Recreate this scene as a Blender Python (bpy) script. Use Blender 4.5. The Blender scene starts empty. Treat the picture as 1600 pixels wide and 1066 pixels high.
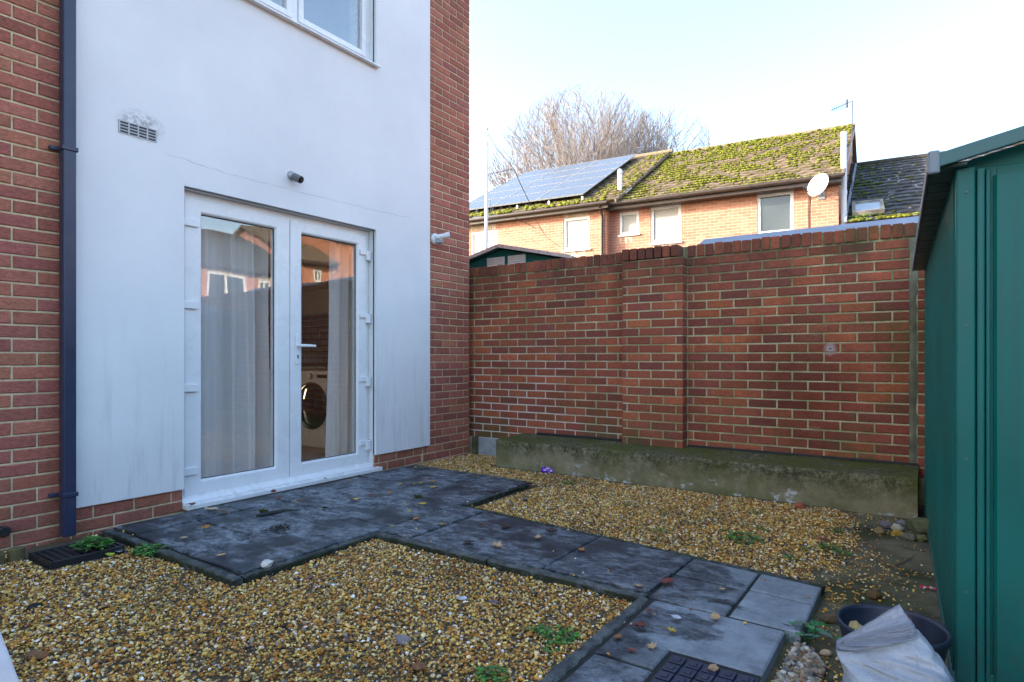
import bpy, math, random
import numpy as np
from mathutils import Vector, Matrix, noise as mnoise
S = bpy.context.scene
C = S.collection
R = random.Random(7)
rad = math.radians

# ------------------------------------------------------------------ camera, world, sun, exposure
F_PX, HZ, CAM_H = 954.0, 558.0, 1.06
YAW = math.atan(650 / F_PX)
cam = bpy.data.cameras.new('camera'); camo = bpy.data.objects.new('camera', cam); C.objects.link(camo)
cam.sensor_width = 36; cam.lens = F_PX / 1600 * 36; cam.shift_y = (HZ - 533) / 1600; cam.clip_end = 2000; cam.clip_start = 0.05
camo.location = (0, 0, CAM_H); camo.rotation_euler = (rad(90), 0, YAW)
S.camera = camo
SUN_DIR = Vector((0.82, 0.57, -math.tan(rad(20)))).normalized()
SUN_EL = rad(20)
W = bpy.data.worlds.new('World'); S.world = W; W.use_nodes = True
wn = W.node_tree
sky = wn.nodes.new('ShaderNodeTexSky'); sky.sky_type = 'NISHITA'; sky.sun_disc = False
sky.sun_elevation = SUN_EL; sky.sun_rotation = math.atan2(-SUN_DIR.x, -SUN_DIR.y)
sky.air_density = 1.0; sky.dust_density = 3.2; sky.ozone_density = 1.0
bg = wn.nodes['Background']; bg.inputs['Strength'].default_value = 0.15
wn.links.new(sky.outputs[0], bg.inputs['Color'])
sl = bpy.data.lights.new('sun', 'SUN'); sl.energy = 2.0; sl.angle = rad(0.5); sl.color = (1.0, 0.9, 0.76)
slo = bpy.data.objects.new('sun', sl); C.objects.link(slo)
slo.rotation_euler = SUN_DIR.to_track_quat('-Z', 'Y').to_euler(); slo.location = (-20, -15, 20)
S.view_settings.view_transform = 'Standard'; S.view_settings.look = 'None'
S.view_settings.exposure = 2.4; S.view_settings.gamma = 1.0
S.render.engine = 'CYCLES'

# ------------------------------------------------------------------ survey helpers: sight lines of the photo turned into real positions
_s, _c = math.sin(YAW), math.cos(YAW)
def ray(u, y):
    du = u - 800
    return Vector((-_s * F_PX + _c * du, _c * F_PX + _s * du, HZ - y))
def gp(u, y, z=0.0):
    d = ray(u, y); t = (z - CAM_H) / d.z
    return Vector((d.x * t, d.y * t, z))
def on_y(u, y, Y):
    d = ray(u, y); t = Y / d.y
    return Vector((d.x * t, Y, CAM_H + d.z * t))
def on_x(u, y, X):
    d = ray(u, y); t = X / d.x
    return Vector((X, d.y * t, CAM_H + d.z * t))

# ------------------------------------------------------------------ objects
INV = {}
def props(o, label=None, cat=None, group=None, kind=None):
    if label: o['label'] = label
    if cat: o['category'] = cat
    if group: o['group'] = group
    if kind: o['kind'] = kind
    return o
def thing(name, label, cat, loc=(0, 0, 0), rz=0.0, group=None):
    o = bpy.data.objects.new(name, None); C.objects.link(o)
    o.empty_display_size = 0.05
    o.location = loc; o.rotation_euler = (0, 0, rz)
    INV[o.name] = (Matrix.Translation(Vector(loc)) @ Matrix.Rotation(rz, 4, 'Z')).inverted()
    return props(o, label, cat, group)

class MB:
    def __init__(s): s.v = []; s.f = []; s.c = []
    def add(s, vs, fs, col=None):
        b = len(s.v)
        s.v.extend([tuple(p) for p in vs]); s.f.extend([tuple(i + b for i in f) for f in fs])
        if col is not None or s.c:
            while len(s.c) < b: s.c.append((1, 1, 1, 1))
            col = col or (1, 1, 1)
            s.c.extend([(col[0], col[1], col[2], 1)] * len(vs))
        return s
    def box(s, x0, x1, y0, y1, z0, z1, col=None, M=None):
        vs = [Vector(p) for p in ((x0,y0,z0),(x1,y0,z0),(x1,y1,z0),(x0,y1,z0),(x0,y0,z1),(x1,y0,z1),(x1,y1,z1),(x0,y1,z1))]
        if M is not None: vs = [M @ p for p in vs]
        return s.add(vs, [(0,3,2,1),(4,5,6,7),(0,1,5,4),(1,2,6,5),(2,3,7,6),(3,0,4,7)], col)
    def tube(s, pts, r, n=8, col=None, cap=True):
        pts = [Vector(p) for p in pts]; m = len(pts)
        rs = r if isinstance(r, (list, tuple)) else [r] * m
        vs = []; fs = []
        for i, p in enumerate(pts):
            d = (pts[min(i+1, m-1)] - pts[max(i-1, 0)])
            d = d.normalized() if d.length > 1e-9 else Vector((0,0,1))
            a = d.orthogonal().normalized() if i == 0 else (a - d * a.dot(d)).normalized()
            b = d.cross(a)
            for k in range(n):
                w = 2 * math.pi * k / n
                vs.append(p + (a * math.cos(w) + b * math.sin(w)) * rs[i])
        for i in range(m - 1):
            for k in range(n):
                k2 = (k + 1) % n
                fs.append((i*n+k, i*n+k2, (i+1)*n+k2, (i+1)*n+k))
        if cap:
            fs.append(tuple(range(n))[::-1]); fs.append(tuple((m-1)*n + k for k in range(n)))
        return s.add(vs, fs, col)
    def prism(s, poly, axis, a0, a1, col=None):
        # poly: 2D points; axis: which axis is extruded ('x','y','z')
        def P(q, a):
            return {'z': (q[0], q[1], a), 'y': (q[0], a, q[1]), 'x': (a, q[0], q[1])}[axis]
        n = len(poly)
        vs = [P(q, a0) for q in poly] + [P(q, a1) for q in poly]
        fs = [tuple(range(n))[::-1], tuple(range(n, 2*n))] + [(i, (i+1) % n, n + (i+1) % n, n + i) for i in range(n)]
        return s.add(vs, fs, col)
    def lathe(s, prof, n=24, M=None, col=None):
        vs = []; fs = []; m = len(prof)
        for (r, z) in prof:
            for k in range(n):
                w = 2*math.pi*k/n; p = Vector((r*math.cos(w), r*math.sin(w), z))
                vs.append(M @ p if M is not None else p)
        for i in range(m-1):
            for k in range(n):
                k2 = (k+1) % n; fs.append((i*n+k, i*n+k2, (i+1)*n+k2, (i+1)*n+k))
        return s.add(vs, fs, col)
    def blob(s, p, sc, col=None, jit=0.15, rz=0.0, sub=0):
        V, Fs = (ICO1 if sub else ICO)
        m = Matrix.Rotation(rz, 3, 'Z')
        p = Vector(p)
        vs = [p + m @ Vector((q[0]*sc[0]*(1+R.uniform(-jit, jit)), q[1]*sc[1]*(1+R.uniform(-jit, jit)), q[2]*sc[2]*(1+R.uniform(-jit, jit)))) for q in V]
        return s.add(vs, Fs, col)

def ob(name, mb, mat, parent=None, label=None, cat=None, group=None, kind=None, bevel=0, smooth=False, local=False, recalc=True):
    me = bpy.data.meshes.new(name)
    vs = mb.v
    if parent is not None and not local:
        M = INV.get(parent.name)
        if M is None and parent.parent is not None: M = INV[parent.parent.name]
        vs = [tuple(M @ Vector(p)) for p in vs]
    me.from_pydata(vs, [], mb.f)
    if recalc:
        import bmesh
        bm = bmesh.new(); bm.from_mesh(me); bmesh.ops.recalc_face_normals(bm, faces=bm.faces[:]); bm.to_mesh(me); bm.free()
    if mb.c or 'tile' in mat.name:
        at = me.color_attributes.new('Col', 'FLOAT_COLOR', 'POINT')
        cc = list(mb.c)
        while len(cc) < len(vs): cc.append((1, 1, 1, 1))
        at.data.foreach_set('color', np.array(cc, dtype=np.float32).ravel())
    if smooth: me.polygons.foreach_set('use_smooth', [True] * len(me.polygons))
    me.materials.append(mat)
    o = bpy.data.objects.new(name, me); C.objects.link(o)
    if parent is not None: o.parent = parent
    if bevel:
        b = o.modifiers.new('bevel', 'BEVEL'); b.width = bevel; b.segments = 2; b.limit_method = 'ANGLE'; b.angle_limit = rad(40)
    return props(o, label, cat, group, kind)

def _ico():
    t = (1 + 5**.5) / 2
    v = [(-1,t,0),(1,t,0),(-1,-t,0),(1,-t,0),(0,-1,t),(0,1,t),(0,-1,-t),(0,1,-t),(t,0,-1),(t,0,1),(-t,0,-1),(-t,0,1)]
    l = (1+t*t)**.5
    v = [tuple(a/l for a in p) for p in v]
    f = [(0,11,5),(0,5,1),(0,1,7),(0,7,10),(0,10,11),(1,5,9),(5,11,4),(11,10,2),(10,7,6),(7,1,8),(3,9,4),(3,4,2),(3,2,6),(3,6,8),(3,8,9),(4,9,5),(2,4,11),(6,2,10),(8,6,7),(9,8,1)]
    return v, f
ICO = _ico()
def _sub(V, Fs):
    V = [Vector(p) for p in V]; cache = {}; out = []
    def mid(a, b):
        k = (min(a, b), max(a, b))
        if k not in cache: V.append(((V[a]+V[b])/2).normalized()); cache[k] = len(V)-1
        return cache[k]
    for a, b, c in Fs:
        x, y, z = mid(a,b), mid(b,c), mid(c,a); out += [(a,x,z),(b,y,x),(c,z,y),(x,y,z)]
    return [tuple(p) for p in V], out
ICO1 = _sub(*ICO)

# ------------------------------------------------------------------ materials
def nd(nt, typ, pr=None, **inp):
    n = nt.nodes.new(typ)
    for k, v in (pr or {}).items(): setattr(n, k, v)
    for k, v in inp.items():
        key = int(k[1:]) if k[0] == 'i' and k[1:].isdigit() else k.replace('_', ' ')
        sk = n.inputs[key]
        if isinstance(v, bpy.types.NodeSocket): nt.links.new(v, sk)
        else:
            if sk.type == 'RGBA' and len(v) == 3: v = (*v, 1)
            sk.default_value = v
    return n
def pos(nt): return nd(nt, 'ShaderNodeNewGeometry').outputs['Position']
def objc(nt): return nd(nt, 'ShaderNodeTexCoord').outputs['Object']
def noise(nt, scale, detail=4, vec=None, rough=0.55, dist=0.0):
    k = dict(Scale=scale, Detail=detail, Roughness=rough, Distortion=dist)
    if vec is not None: k['Vector'] = vec
    return nd(nt, 'ShaderNodeTexNoise', None, **k).outputs[0]
def scalev(nt, vec, sc):
    return nd(nt, 'ShaderNodeVectorMath', {'operation': 'MULTIPLY'}, i0=vec, i1=sc).outputs[0]
def mp(nt, v, a, b, c=0.0, d=1.0):
    return nd(nt, 'ShaderNodeMapRange', {'clamp': True}, i0=v, i1=a, i2=b, i3=c, i4=d).outputs[0]
def mt(nt, op, a, b=0.0):
    return nd(nt, 'ShaderNodeMath', {'operation': op, 'use_clamp': False}, i0=a, i1=b).outputs[0]
def mx(nt, fac, a, b, mode='MIX'):
    n = nt.nodes.new('ShaderNodeMix'); n.data_type = 'RGBA'; n.blend_type = mode
    for i, v in ((0, fac), (6, a), (7, b)):
        if isinstance(v, bpy.types.NodeSocket): nt.links.new(v, n.inputs[i])
        else: n.inputs[i].default_value = v if i == 0 else (*v[:3], 1)
    return n.outputs[2]
def xyz(nt, v):
    n = nd(nt, 'ShaderNodeSeparateXYZ', None, i0=v); return n.outputs[0], n.outputs[1], n.outputs[2]
def bump(nt, h, strength=0.3, dist=0.005):
    return nd(nt, 'ShaderNodeBump', None, Strength=strength, Distance=dist, Height=h).outputs[0]
def new_mat(name, base=(0.5, 0.5, 0.5), rough=0.6, metal=0.0, spec=0.5):
    m = bpy.data.materials.new(name); m.use_nodes = True
    b = m.node_tree.nodes['Principled BSDF']
    b.inputs['Base Color'].default_value = (*base, 1); b.inputs['Roughness'].default_value = rough
    b.inputs['Metallic'].default_value = metal; b.inputs['Specular IOR Level'].default_value = spec
    return m, m.node_tree, b
def L(nt, a, b): nt.links.new(a, b)

def simple(name, base, rough=0.5, metal=0.0, var=0.12, vscale=6.0, bmp=0.0, bscale=200.0, grime=None, spec=0.5):
    m, nt, b = new_mat(name, base, rough, metal, spec)
    p = pos(nt)
    n = noise(nt, vscale, 5, p)
    col = mx(nt, mp(nt, n, 0.3, 0.7), tuple(x*(1-var) for x in base), tuple(min(1, x*(1+var)) for x in base))
    if grime:
        g = mp(nt, noise(nt, vscale*3, 6, p, 0.7), 0.52, 0.75, 0, grime[1]); col = mx(nt, g, col, grime[0])
    L(nt, col, b.inputs['Base Color'])
    L(nt, mp(nt, noise(nt, vscale*2, 4, p), 0.3, 0.7, rough*0.8, min(1, rough*1.2)), b.inputs['Roughness'])
    if bmp: L(nt, bump(nt, noise(nt, bscale, 3, p), bmp, 0.002), b.inputs['Normal'])
    return m

def attr_mat(name, rough=0.7, var=0.2, vscale=60, bmp=0.3, bscale=150, spec=0.4, translucent=0.0):
    m, nt, b = new_mat(name, rough=rough, spec=spec)
    a = nd(nt, 'ShaderNodeAttribute', {'attribute_name': 'Col'}).outputs['Color']
    p = pos(nt)
    f = mp(nt, noise(nt, vscale, 4, p), 0.25, 0.75, 1-var, 1+var)
    cc = nd(nt, 'ShaderNodeVectorMath', {'operation': 'SCALE'}, i0=a, Scale=f).outputs[0]
    L(nt, cc, b.inputs['Base Color'])
    if bmp: L(nt, bump(nt, noise(nt, bscale, 3, p), bmp, 0.003), b.inputs['Normal'])
    return m

def brick_mat(name, garden=False):
    m, nt, b = new_mat(name, rough=0.85, spec=0.3)
    p = pos(nt); x, y, z = xyz(nt, p)
    col = nd(nt, 'ShaderNodeAttribute', {'attribute_name': 'Col'}).outputs['Color']
    f = mp(nt, noise(nt, 38, 7, scalev(nt, p, (1, 1, 2.2)), 0.78), 0.25, 0.75, 0.5, 1.5)
    col = nd(nt, 'ShaderNodeVectorMath', {'operation': 'SCALE'}, i0=col, Scale=f).outputs[0]
    # dark drag marks in the wire-cut faces
    d = mp(nt, noise(nt, 90, 4, scalev(nt, p, (0.5, 0.5, 2.5))), 0.58, 0.70, 0, 0.6)
    col = mx(nt, d, col, (0.05, 0.03, 0.028))
    if garden:
        n1 = noise(nt, 1.6, 5, p, 0.6)
        top = mt(nt, 'MULTIPLY', mp(nt, z, 1.35, 1.9), mp(nt, noise(nt, 3.5, 6, scalev(nt, p, (1, 1, 0.35))), 0.36, 0.56))
        col = mx(nt, mt(nt, 'MULTIPLY', top, 0.52), col, (0.035, 0.028, 0.022))
        gre = mt(nt, 'MULTIPLY', mp(nt, noise(nt, 2.6, 6, p, 0.65), 0.45, 0.62), mt(nt, 'MAXIMUM', mp(nt, z, 0.75, 0.3), mp(nt, x, -1.2, -0.1)))
        col = mx(nt, mt(nt, 'MULTIPLY', gre, 0.7), col, (0.085, 0.08, 0.028))
        # wet patch on the right-hand bay
        dx = mt(nt, 'MULTIPLY', mt(nt, 'ADD', x, 0.85), 2.2); dz = mt(nt, 'MULTIPLY', mt(nt, 'SUBTRACT', z, 0.85), 1.7)
        r2 = mt(nt, 'ADD', mt(nt, 'MULTIPLY', dx, dx), mt(nt, 'MULTIPLY', dz, dz))
        wet = mt(nt, 'MULTIPLY', mp(nt, mt(nt, 'ADD', r2, mt(nt, 'MULTIPLY', mt(nt, 'SUBTRACT', n1, 0.5), 2.2)), 1.1, 0.1), 0.72)
        col = mx(nt, wet, col, (0.09, 0.019, 0.011))
        h_ = on_y(1297, 545, 5.25); dx = mt(nt, 'SUBTRACT', x, h_.x); dz = mt(nt, 'SUBTRACT', z, h_.z)
        d_ = mt(nt, 'ADD', mt(nt, 'SQRT', mt(nt, 'ADD', mt(nt, 'MULTIPLY', dx, dx), mt(nt, 'MULTIPLY', dz, dz))), mt(nt, 'MULTIPLY', mt(nt, 'SUBTRACT', noise(nt, 22, 5, p, .75), .5), .07))
        col = mx(nt, mp(nt, d_, .055, .02, 0, .75), col, (0.5, 0.44, 0.46)); col = mx(nt, mp(nt, d_, .012, .006), col, (.03, .02, .02))
        ef = mt(nt, 'MULTIPLY', mp(nt, noise(nt, 9, 6, p, 0.75), 0.6, 0.78), mp(nt, noise(nt, 1.3, 2, p), 0.45, 0.6))
        col = mx(nt, mt(nt, 'MULTIPLY', ef, 0.4), col, (0.4, 0.36, 0.33))
    else:
        ef = mp(nt, noise(nt, 16, 6, p, 0.75), 0.66, 0.82, 0, 0.4)
        ef = mt(nt, 'MULTIPLY', ef, mp(nt, noise(nt, 2.0, 2, p), 0.5, 0.62))
        col = mx(nt, ef, col, (0.5, 0.45, 0.42))
        low = mt(nt, 'MULTIPLY', mp(nt, z, 0.35, 0.0), mp(nt, noise(nt, 5, 5, p), 0.4, 0.65, 0, 0.5))
        col = mx(nt, low, col, (0.07, 0.07, 0.03))
    L(nt, col, b.inputs['Base Color'])
    h = mt(nt, 'ADD', noise(nt, 120, 4, p, 0.7), mt(nt, 'MULTIPLY', noise(nt, 60, 3, scalev(nt, p, (0.6, 0.6, 3))), 0.8))
    L(nt, bump(nt, h, 0.55, 0.004), b.inputs['Normal'])
    return m

def mortar_mat(name, base, garden=False):
    m, nt, b = new_mat(name, base, 0.95, spec=0.2)
    p = pos(nt); x, y, z = xyz(nt, p)
    n = noise(nt, 30, 6, p, 0.7)
    col = mx(nt, mp(nt, n, 0.3, 0.7), tuple(c*0.7 for c in base), tuple(c*1.2 for c in base))
    if garden:
        pale = mt(nt, 'MULTIPLY', mp(nt, noise(nt, 1.7, 3, p), 0.36, 0.56), mt(nt, 'MULTIPLY', mp(nt, x, -2.2, -2.6), mp(nt, z, 1.35, 0.9)))
        col = mx(nt, mt(nt, 'MULTIPLY', pale, 0.85), col, (0.62, 0.58, 0.52))
        g = mt(nt, 'MULTIPLY', mp(nt, noise(nt, 4, 5, p), 0.42, 0.6), mt(nt, 'SUBTRACT', 1.0, pale))
        col = mx(nt, mt(nt, 'MULTIPLY', g, 0.7), col, (0.20, 0.24, 0.095))
        top = mt(nt, 'MULTIPLY', mp(nt, z, 1.5, 1.95), mp(nt, noise(nt, 6, 5, p), 0.35, 0.55))
        col = mx(nt, mt(nt, 'MULTIPLY', top, 0.75), col, (0.022, 0.03, 0.014))
    else:
        g = mp(nt, noise(nt, 5, 5, p), 0.5, 0.7, 0, 0.35); col = mx(nt, g, col, (0.24, 0.2, 0.12))
    L(nt, col, b.inputs['Base Color'])
    L(nt, bump(nt, noise(nt, 160, 4, p, 0.7), 0.5, 0.003), b.inputs['Normal'])
    return m

def tex_brick_mat(name, c1, c2, mort, use_obj=True, axis='xz', bumpy=0.4):
    m, nt, b = new_mat(name, c1, 0.85, spec=0.3)
    v = objc(nt) if use_obj else pos(nt)
    x, y, z = xyz(nt, v)
    vv = nd(nt, 'ShaderNodeCombineXYZ', None, i0=(x if axis == 'xz' else y), i1=z).outputs[0]
    t = nd(nt, 'ShaderNodeTexBrick', {'offset': 0.5}, Vector=vv, Color1=c1, Color2=c2, Mortar=mort, Scale=1.0, Mortar_Size=0.006, Mortar_Smooth=0.2, Bias=-0.1, Brick_Width=0.225, Row_Height=0.075)
    f = mp(nt, noise(nt, 3.0, 6, v, 0.65), 0.25, 0.75, 0.82, 1.18)
    col = nd(nt, 'ShaderNodeVectorMath', {'operation': 'SCALE'}, i0=t.outputs[0], Scale=f).outputs[0]
    L(nt, col, b.inputs['Base Color'])
    L(nt, bump(nt, mt(nt, 'SUBTRACT', noise(nt, 50, 4, v), t.outputs['Fac']), bumpy, 0.006), b.inputs['Normal'])
    return m

def render_mat():
    m, nt, b = new_mat('white_render', (0.74, 0.74, 0.74), 0.9, spec=0.2)
    p = pos(nt); x, y, z = xyz(nt, p)
    col = mx(nt, mp(nt, noise(nt, 1.2, 6, p, 0.6), 0.3, 0.7), (0.70, 0.705, 0.72), (0.80, 0.80, 0.805))
    st = mt(nt, 'MULTIPLY', mp(nt, noise(nt, 7, 6, scalev(nt, p, (1, 2.5, 0.25)), 0.7), 0.5, 0.72), mp(nt, z, 1.5, 0.25))
    col = mx(nt, mt(nt, 'MULTIPLY', st, 0.45), col, (0.36, 0.37, 0.40))
    sp = mt(nt, 'MULTIPLY', mp(nt, noise(nt, 70, 3, p), 0.66, 0.72), mp(nt, z, 1.0, 0.2, 0, 0.5))
    col = mx(nt, sp, col, (0.25, 0.26, 0.28))
    # grime fanning round the air brick
    dy = mt(nt, 'MULTIPLY', mt(nt, 'SUBTRACT', y, 1.84), 6.0); dz = mt(nt, 'MULTIPLY', mt(nt, 'SUBTRACT', z, 2.50), 9.0)
    r2 = mt(nt, 'ADD', mt(nt, 'MULTIPLY', dy, dy), mt(nt, 'MULTIPLY', dz, dz))
    g = mt(nt, 'MULTIPLY', mp(nt, r2, 0.9, 0.1), mp(nt, noise(nt, 28, 5, p, 0.75), 0.42, 0.62, 0, 0.7))
    col = mx(nt, g, col, (0.16, 0.16, 0.17))
    L(nt, col, b.inputs['Base Color'])
    L(nt, bump(nt, mt(nt, 'ADD', noise(nt, 240, 4, p, 0.7), mt(nt, 'MULTIPLY', noise(nt, 4, 4, p), 4.0)), 0.4, 0.0025), b.inputs['Normal'])
    return m

def glass_mat(name, tint=(0.93, 0.95, 0.96), k=2.0, add=0.03, wob=0.02, wscale=1.3):
    m = bpy.data.materials.new(name); m.use_nodes = True; nt = m.node_tree; nt.nodes.clear()
    out = nt.nodes.new('ShaderNodeOutputMaterial')
    nrm = bump(nt, noise(nt, wscale, 1, pos(nt)), wob, 0.5) if wob else None
    ge = nd(nt, 'ShaderNodeNewGeometry')
    cs = mt(nt, 'ABSOLUTE', nd(nt, 'ShaderNodeVectorMath', {'operation': 'DOT_PRODUCT'}, i0=ge.outputs['Normal'], i1=ge.outputs['Incoming']).outputs['Value'])
    fac = nd(nt, 'ShaderNodeMath', {'operation': 'MULTIPLY_ADD', 'use_clamp': True}, i0=mt(nt, 'POWER', mt(nt, 'SUBTRACT', 1.0, cs), 5.0), i1=k, i2=add).outputs[0]
    t = nd(nt, 'ShaderNodeBsdfTransparent', None, Color=tint).outputs[0]
    g = nd(nt, 'ShaderNodeBsdfGlossy', None, Color=(1, 1, 1), Roughness=0.0)
    if nrm is not None: L(nt, nrm, g.inputs['Normal'])
    mixn = nd(nt, 'ShaderNodeMixShader', None, i0=fac, i1=t, i2=g.outputs[0])
    L(nt, mixn.outputs[0], out.inputs[0])
    return m

def curtain_mat():
    m = bpy.data.materials.new('sheer_curtain'); m.use_nodes = True; nt = m.node_tree; nt.nodes.clear()
    out = nt.nodes.new('ShaderNodeOutputMaterial')
    d = nd(nt, 'ShaderNodeBsdfDiffuse', None, Color=(0.9, 0.9, 0.91)).outputs[0]
    t = nd(nt, 'ShaderNodeBsdfTranslucent', None, Color=(0.75, 0.75, 0.76)).outputs[0]
    tr = nd(nt, 'ShaderNodeBsdfTransparent', None, Color=(1, 1, 1)).outputs[0]
    a = nd(nt, 'ShaderNodeMixShader', None, i0=0.3, i1=d, i2=t).outputs[0]
    wv = mp(nt, noise(nt, 900, 2, pos(nt)), 0.4, 0.6, 0.05, 0.16)
    b = nd(nt, 'ShaderNodeMixShader', None, i0=wv, i1=a, i2=tr).outputs[0]
    L(nt, b, out.inputs[0]); return m

def slab_mat():
    m, nt, b = new_mat('wet_stone_slab', rough=0.5, spec=0.4)
    p = pos(nt); x, y, z = xyz(nt, p)
    a = nd(nt, 'ShaderNodeAttribute', {'attribute_name': 'Col'}).outputs['Color']   # per-slab stone tone
    f = mp(nt, noise(nt, 5, 10, p, 0.78, 0.1), 0.3, 0.7, 0.5, 1.5)
    col = nd(nt, 'ShaderNodeVectorMath', {'operation': 'SCALE'}, i0=a, Scale=f).outputs[0]
    # damp, darker areas that spare the right-hand end of the path
    w = mp(nt, mt(nt, 'ADD', noise(nt, 2.3, 8, p, 0.7, 0.2), mp(nt, x, -0.95, -0.40, 0.03, -0.36)), 0.40, 0.47)
    for (u_, y_, r_) in ((1035, 968, .24), (1010, 900, .20), (1130, 940, .10)):      # damp patches with a shape of their own
        c_ = gp(u_, y_, 0.05); dx = mt(nt, 'SUBTRACT', x, c_.x); dy = mt(nt, 'MULTIPLY', mt(nt, 'SUBTRACT', y, c_.y), 1.7)
        d_ = mt(nt, 'ADD', mt(nt, 'SQRT', mt(nt, 'ADD', mt(nt, 'MULTIPLY', dx, dx), mt(nt, 'MULTIPLY', dy, dy))), mt(nt, 'MULTIPLY', mt(nt, 'SUBTRACT', noise(nt, 5, 6, p, .7), .5), .35))
        w = mt(nt, 'MAXIMUM', w, mp(nt, d_, r_, r_*.82))
    col = mx(nt, mt(nt, 'MULTIPLY', w, 0.92), col, mx(nt, mp(nt, noise(nt, 9, 6, p, .7), .35, .65), (0.004, 0.007, 0.012), (0.026, 0.035, 0.048)))
    ro = mp(nt, x, -4.0, -0.4, 1.0, 0.55)
    sc = mt(nt, 'MULTIPLY', mp(nt, noise(nt, 9, 12, scalev(nt, p, (1.0, 1.8, 1)), 0.9, 0.25), 0.46, 0.57), mp(nt, noise(nt, 2.6, 5, p), 0.40, 0.52, 0, 0.95))
    col = mx(nt, mt(nt, 'MULTIPLY', sc, ro), col, (0.30, 0.35, 0.40))
    sp2 = mp(nt, noise(nt, 60, 4, p, 0.7), 0.66, 0.74, 0, 0.35); col = mx(nt, sp2, col, (0.30, 0.33, 0.34))
    L(nt, col, b.inputs['Base Color'])
    c_ = gp(440, 828, 0.05); dx = mt(nt, 'SUBTRACT', x, c_.x); dy = mt(nt, 'SUBTRACT', y, c_.y)
    rr = mt(nt, 'ADD', mt(nt, 'ADD', mt(nt, 'MULTIPLY', dx, dx), mt(nt, 'MULTIPLY', dy, dy)), mt(nt, 'MULTIPLY', mt(nt, 'SUBTRACT', noise(nt, 7, 4, p), .5), .06))
    pud = mp(nt, rr, .030, .022)
    L(nt, mt(nt, 'SUBTRACT', mp(nt, w, 0, 1, 0.78, 0.45), mt(nt, 'MULTIPLY', pud, .38)), b.inputs['Roughness'])
    L(nt, bump(nt, mt(nt, 'ADD', noise(nt, 90, 5, p, 0.75), mt(nt, 'MULTIPLY', noise(nt, 14, 6, p, 0.7), 2.0)), 0.7, 0.006), b.inputs['Normal'])
    return m

def plinth_mat():
    m, nt, b = new_mat('mossy_concrete', rough=0.95, spec=0.2)
    p = pos(nt); x, y, z = xyz(nt, p)
    col = mx(nt, mp(nt, noise(nt, 6, 8, p, 0.7), 0.3, 0.7), (0.16, 0.145, 0.08), (0.34, 0.31, 0.20))
    dk = mt(nt, 'MULTIPLY', mp(nt, mt(nt, 'ADD', z, mt(nt, 'MULTIPLY', noise(nt, 4, 5, p), 0.22)), 0.20, 0.36), mp(nt, noise(nt, 26, 6, p, 0.85), 0.38, 0.56))
    col = mx(nt, mt(nt, 'MULTIPLY', dk, 0.9), col, (0.022, 0.026, 0.013))
    g = mp(nt, noise(nt, 2.4, 5, p, 0.6), 0.48, 0.65, 0, 0.75)
    col = mx(nt, g, col, (0.095, 0.105, 0.025))
    tp = mt(nt, 'MULTIPLY', mp(nt, z, 0.262, 0.272), mp(nt, noise(nt, 3, 5, p), 0.4, 0.58))
    col = mx(nt, mt(nt, 'MULTIPLY', tp, 0.8), col, (0.085, 0.09, 0.02))
    wp = mt(nt, 'MULTIPLY', mp(nt, z, 0.13, 0.09), mp(nt, noise(nt, 3.4, 6, scalev(nt, p, (1, 1, 1.6)), 0.75), 0.55, 0.60))
    col = mx(nt, wp, col, (0.50, 0.51, 0.52))
    L(nt, col, b.inputs['Base Color'])
    L(nt, bump(nt, mt(nt, 'ADD', noise(nt, 70, 6, p, 0.75), noise(nt, 14, 4, p)), 0.7, 0.008), b.inputs['Normal'])
    return m

def kerb_mat():
    m, nt, b = new_mat('kerb_concrete', rough=0.9, spec=0.25)
    p = pos(nt); x, y, z = xyz(nt, p)
    col = mx(nt, mp(nt, noise(nt, 11, 8, p, 0.75), 0.35, 0.65), (0.035, 0.042, 0.044), (0.15, 0.165, 0.165))
    col = mx(nt, mp(nt, noise(nt, 45, 5, p, 0.7), 0.6, 0.7, 0, 0.5), col, (0.25, 0.27, 0.27))
    side = mt(nt, 'MULTIPLY', mp(nt, z, 0.046, 0.040), mp(nt, noise(nt, 20, 5, p), 0.3, 0.5))
    col = mx(nt, mt(nt, 'MULTIPLY', side, 0.9), col, (0.02, 0.028, 0.014))
    gr = mp(nt, noise(nt, 5, 5, p), 0.52, 0.66, 0, 0.6); col = mx(nt, gr, col, (0.045, 0.06, 0.022))
    L(nt, col, b.inputs['Base Color'])
    L(nt, bump(nt, noise(nt, 80, 6, p, 0.75), 0.9, 0.006), b.inputs['Normal'])
    return m

def concrete_ground_mat():
    m, nt, b = new_mat('damp_concrete', rough=0.85, spec=0.3)
    p = pos(nt)
    col = mx(nt, mp(nt, noise(nt, 4, 8, p, 0.7), 0.3, 0.7), (0.06, 0.055, 0.034), (0.19, 0.17, 0.10))
    col = mx(nt, mp(nt, noise(nt, 2.2, 6, p, 0.65), 0.46, 0.60, 0, 0.85), col, (0.034, 0.042, 0.012))
    col = mx(nt, mp(nt, noise(nt, 3.1, 3, p), 0.60, 0.68, 0, 0.8), col, (0.016, 0.018, 0.02))
    L(nt, col, b.inputs['Base Color'])
    L(nt, bump(nt, noise(nt, 80, 6, p, 0.75), 0.6, 0.005), b.inputs['Normal'])
    return m

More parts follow.
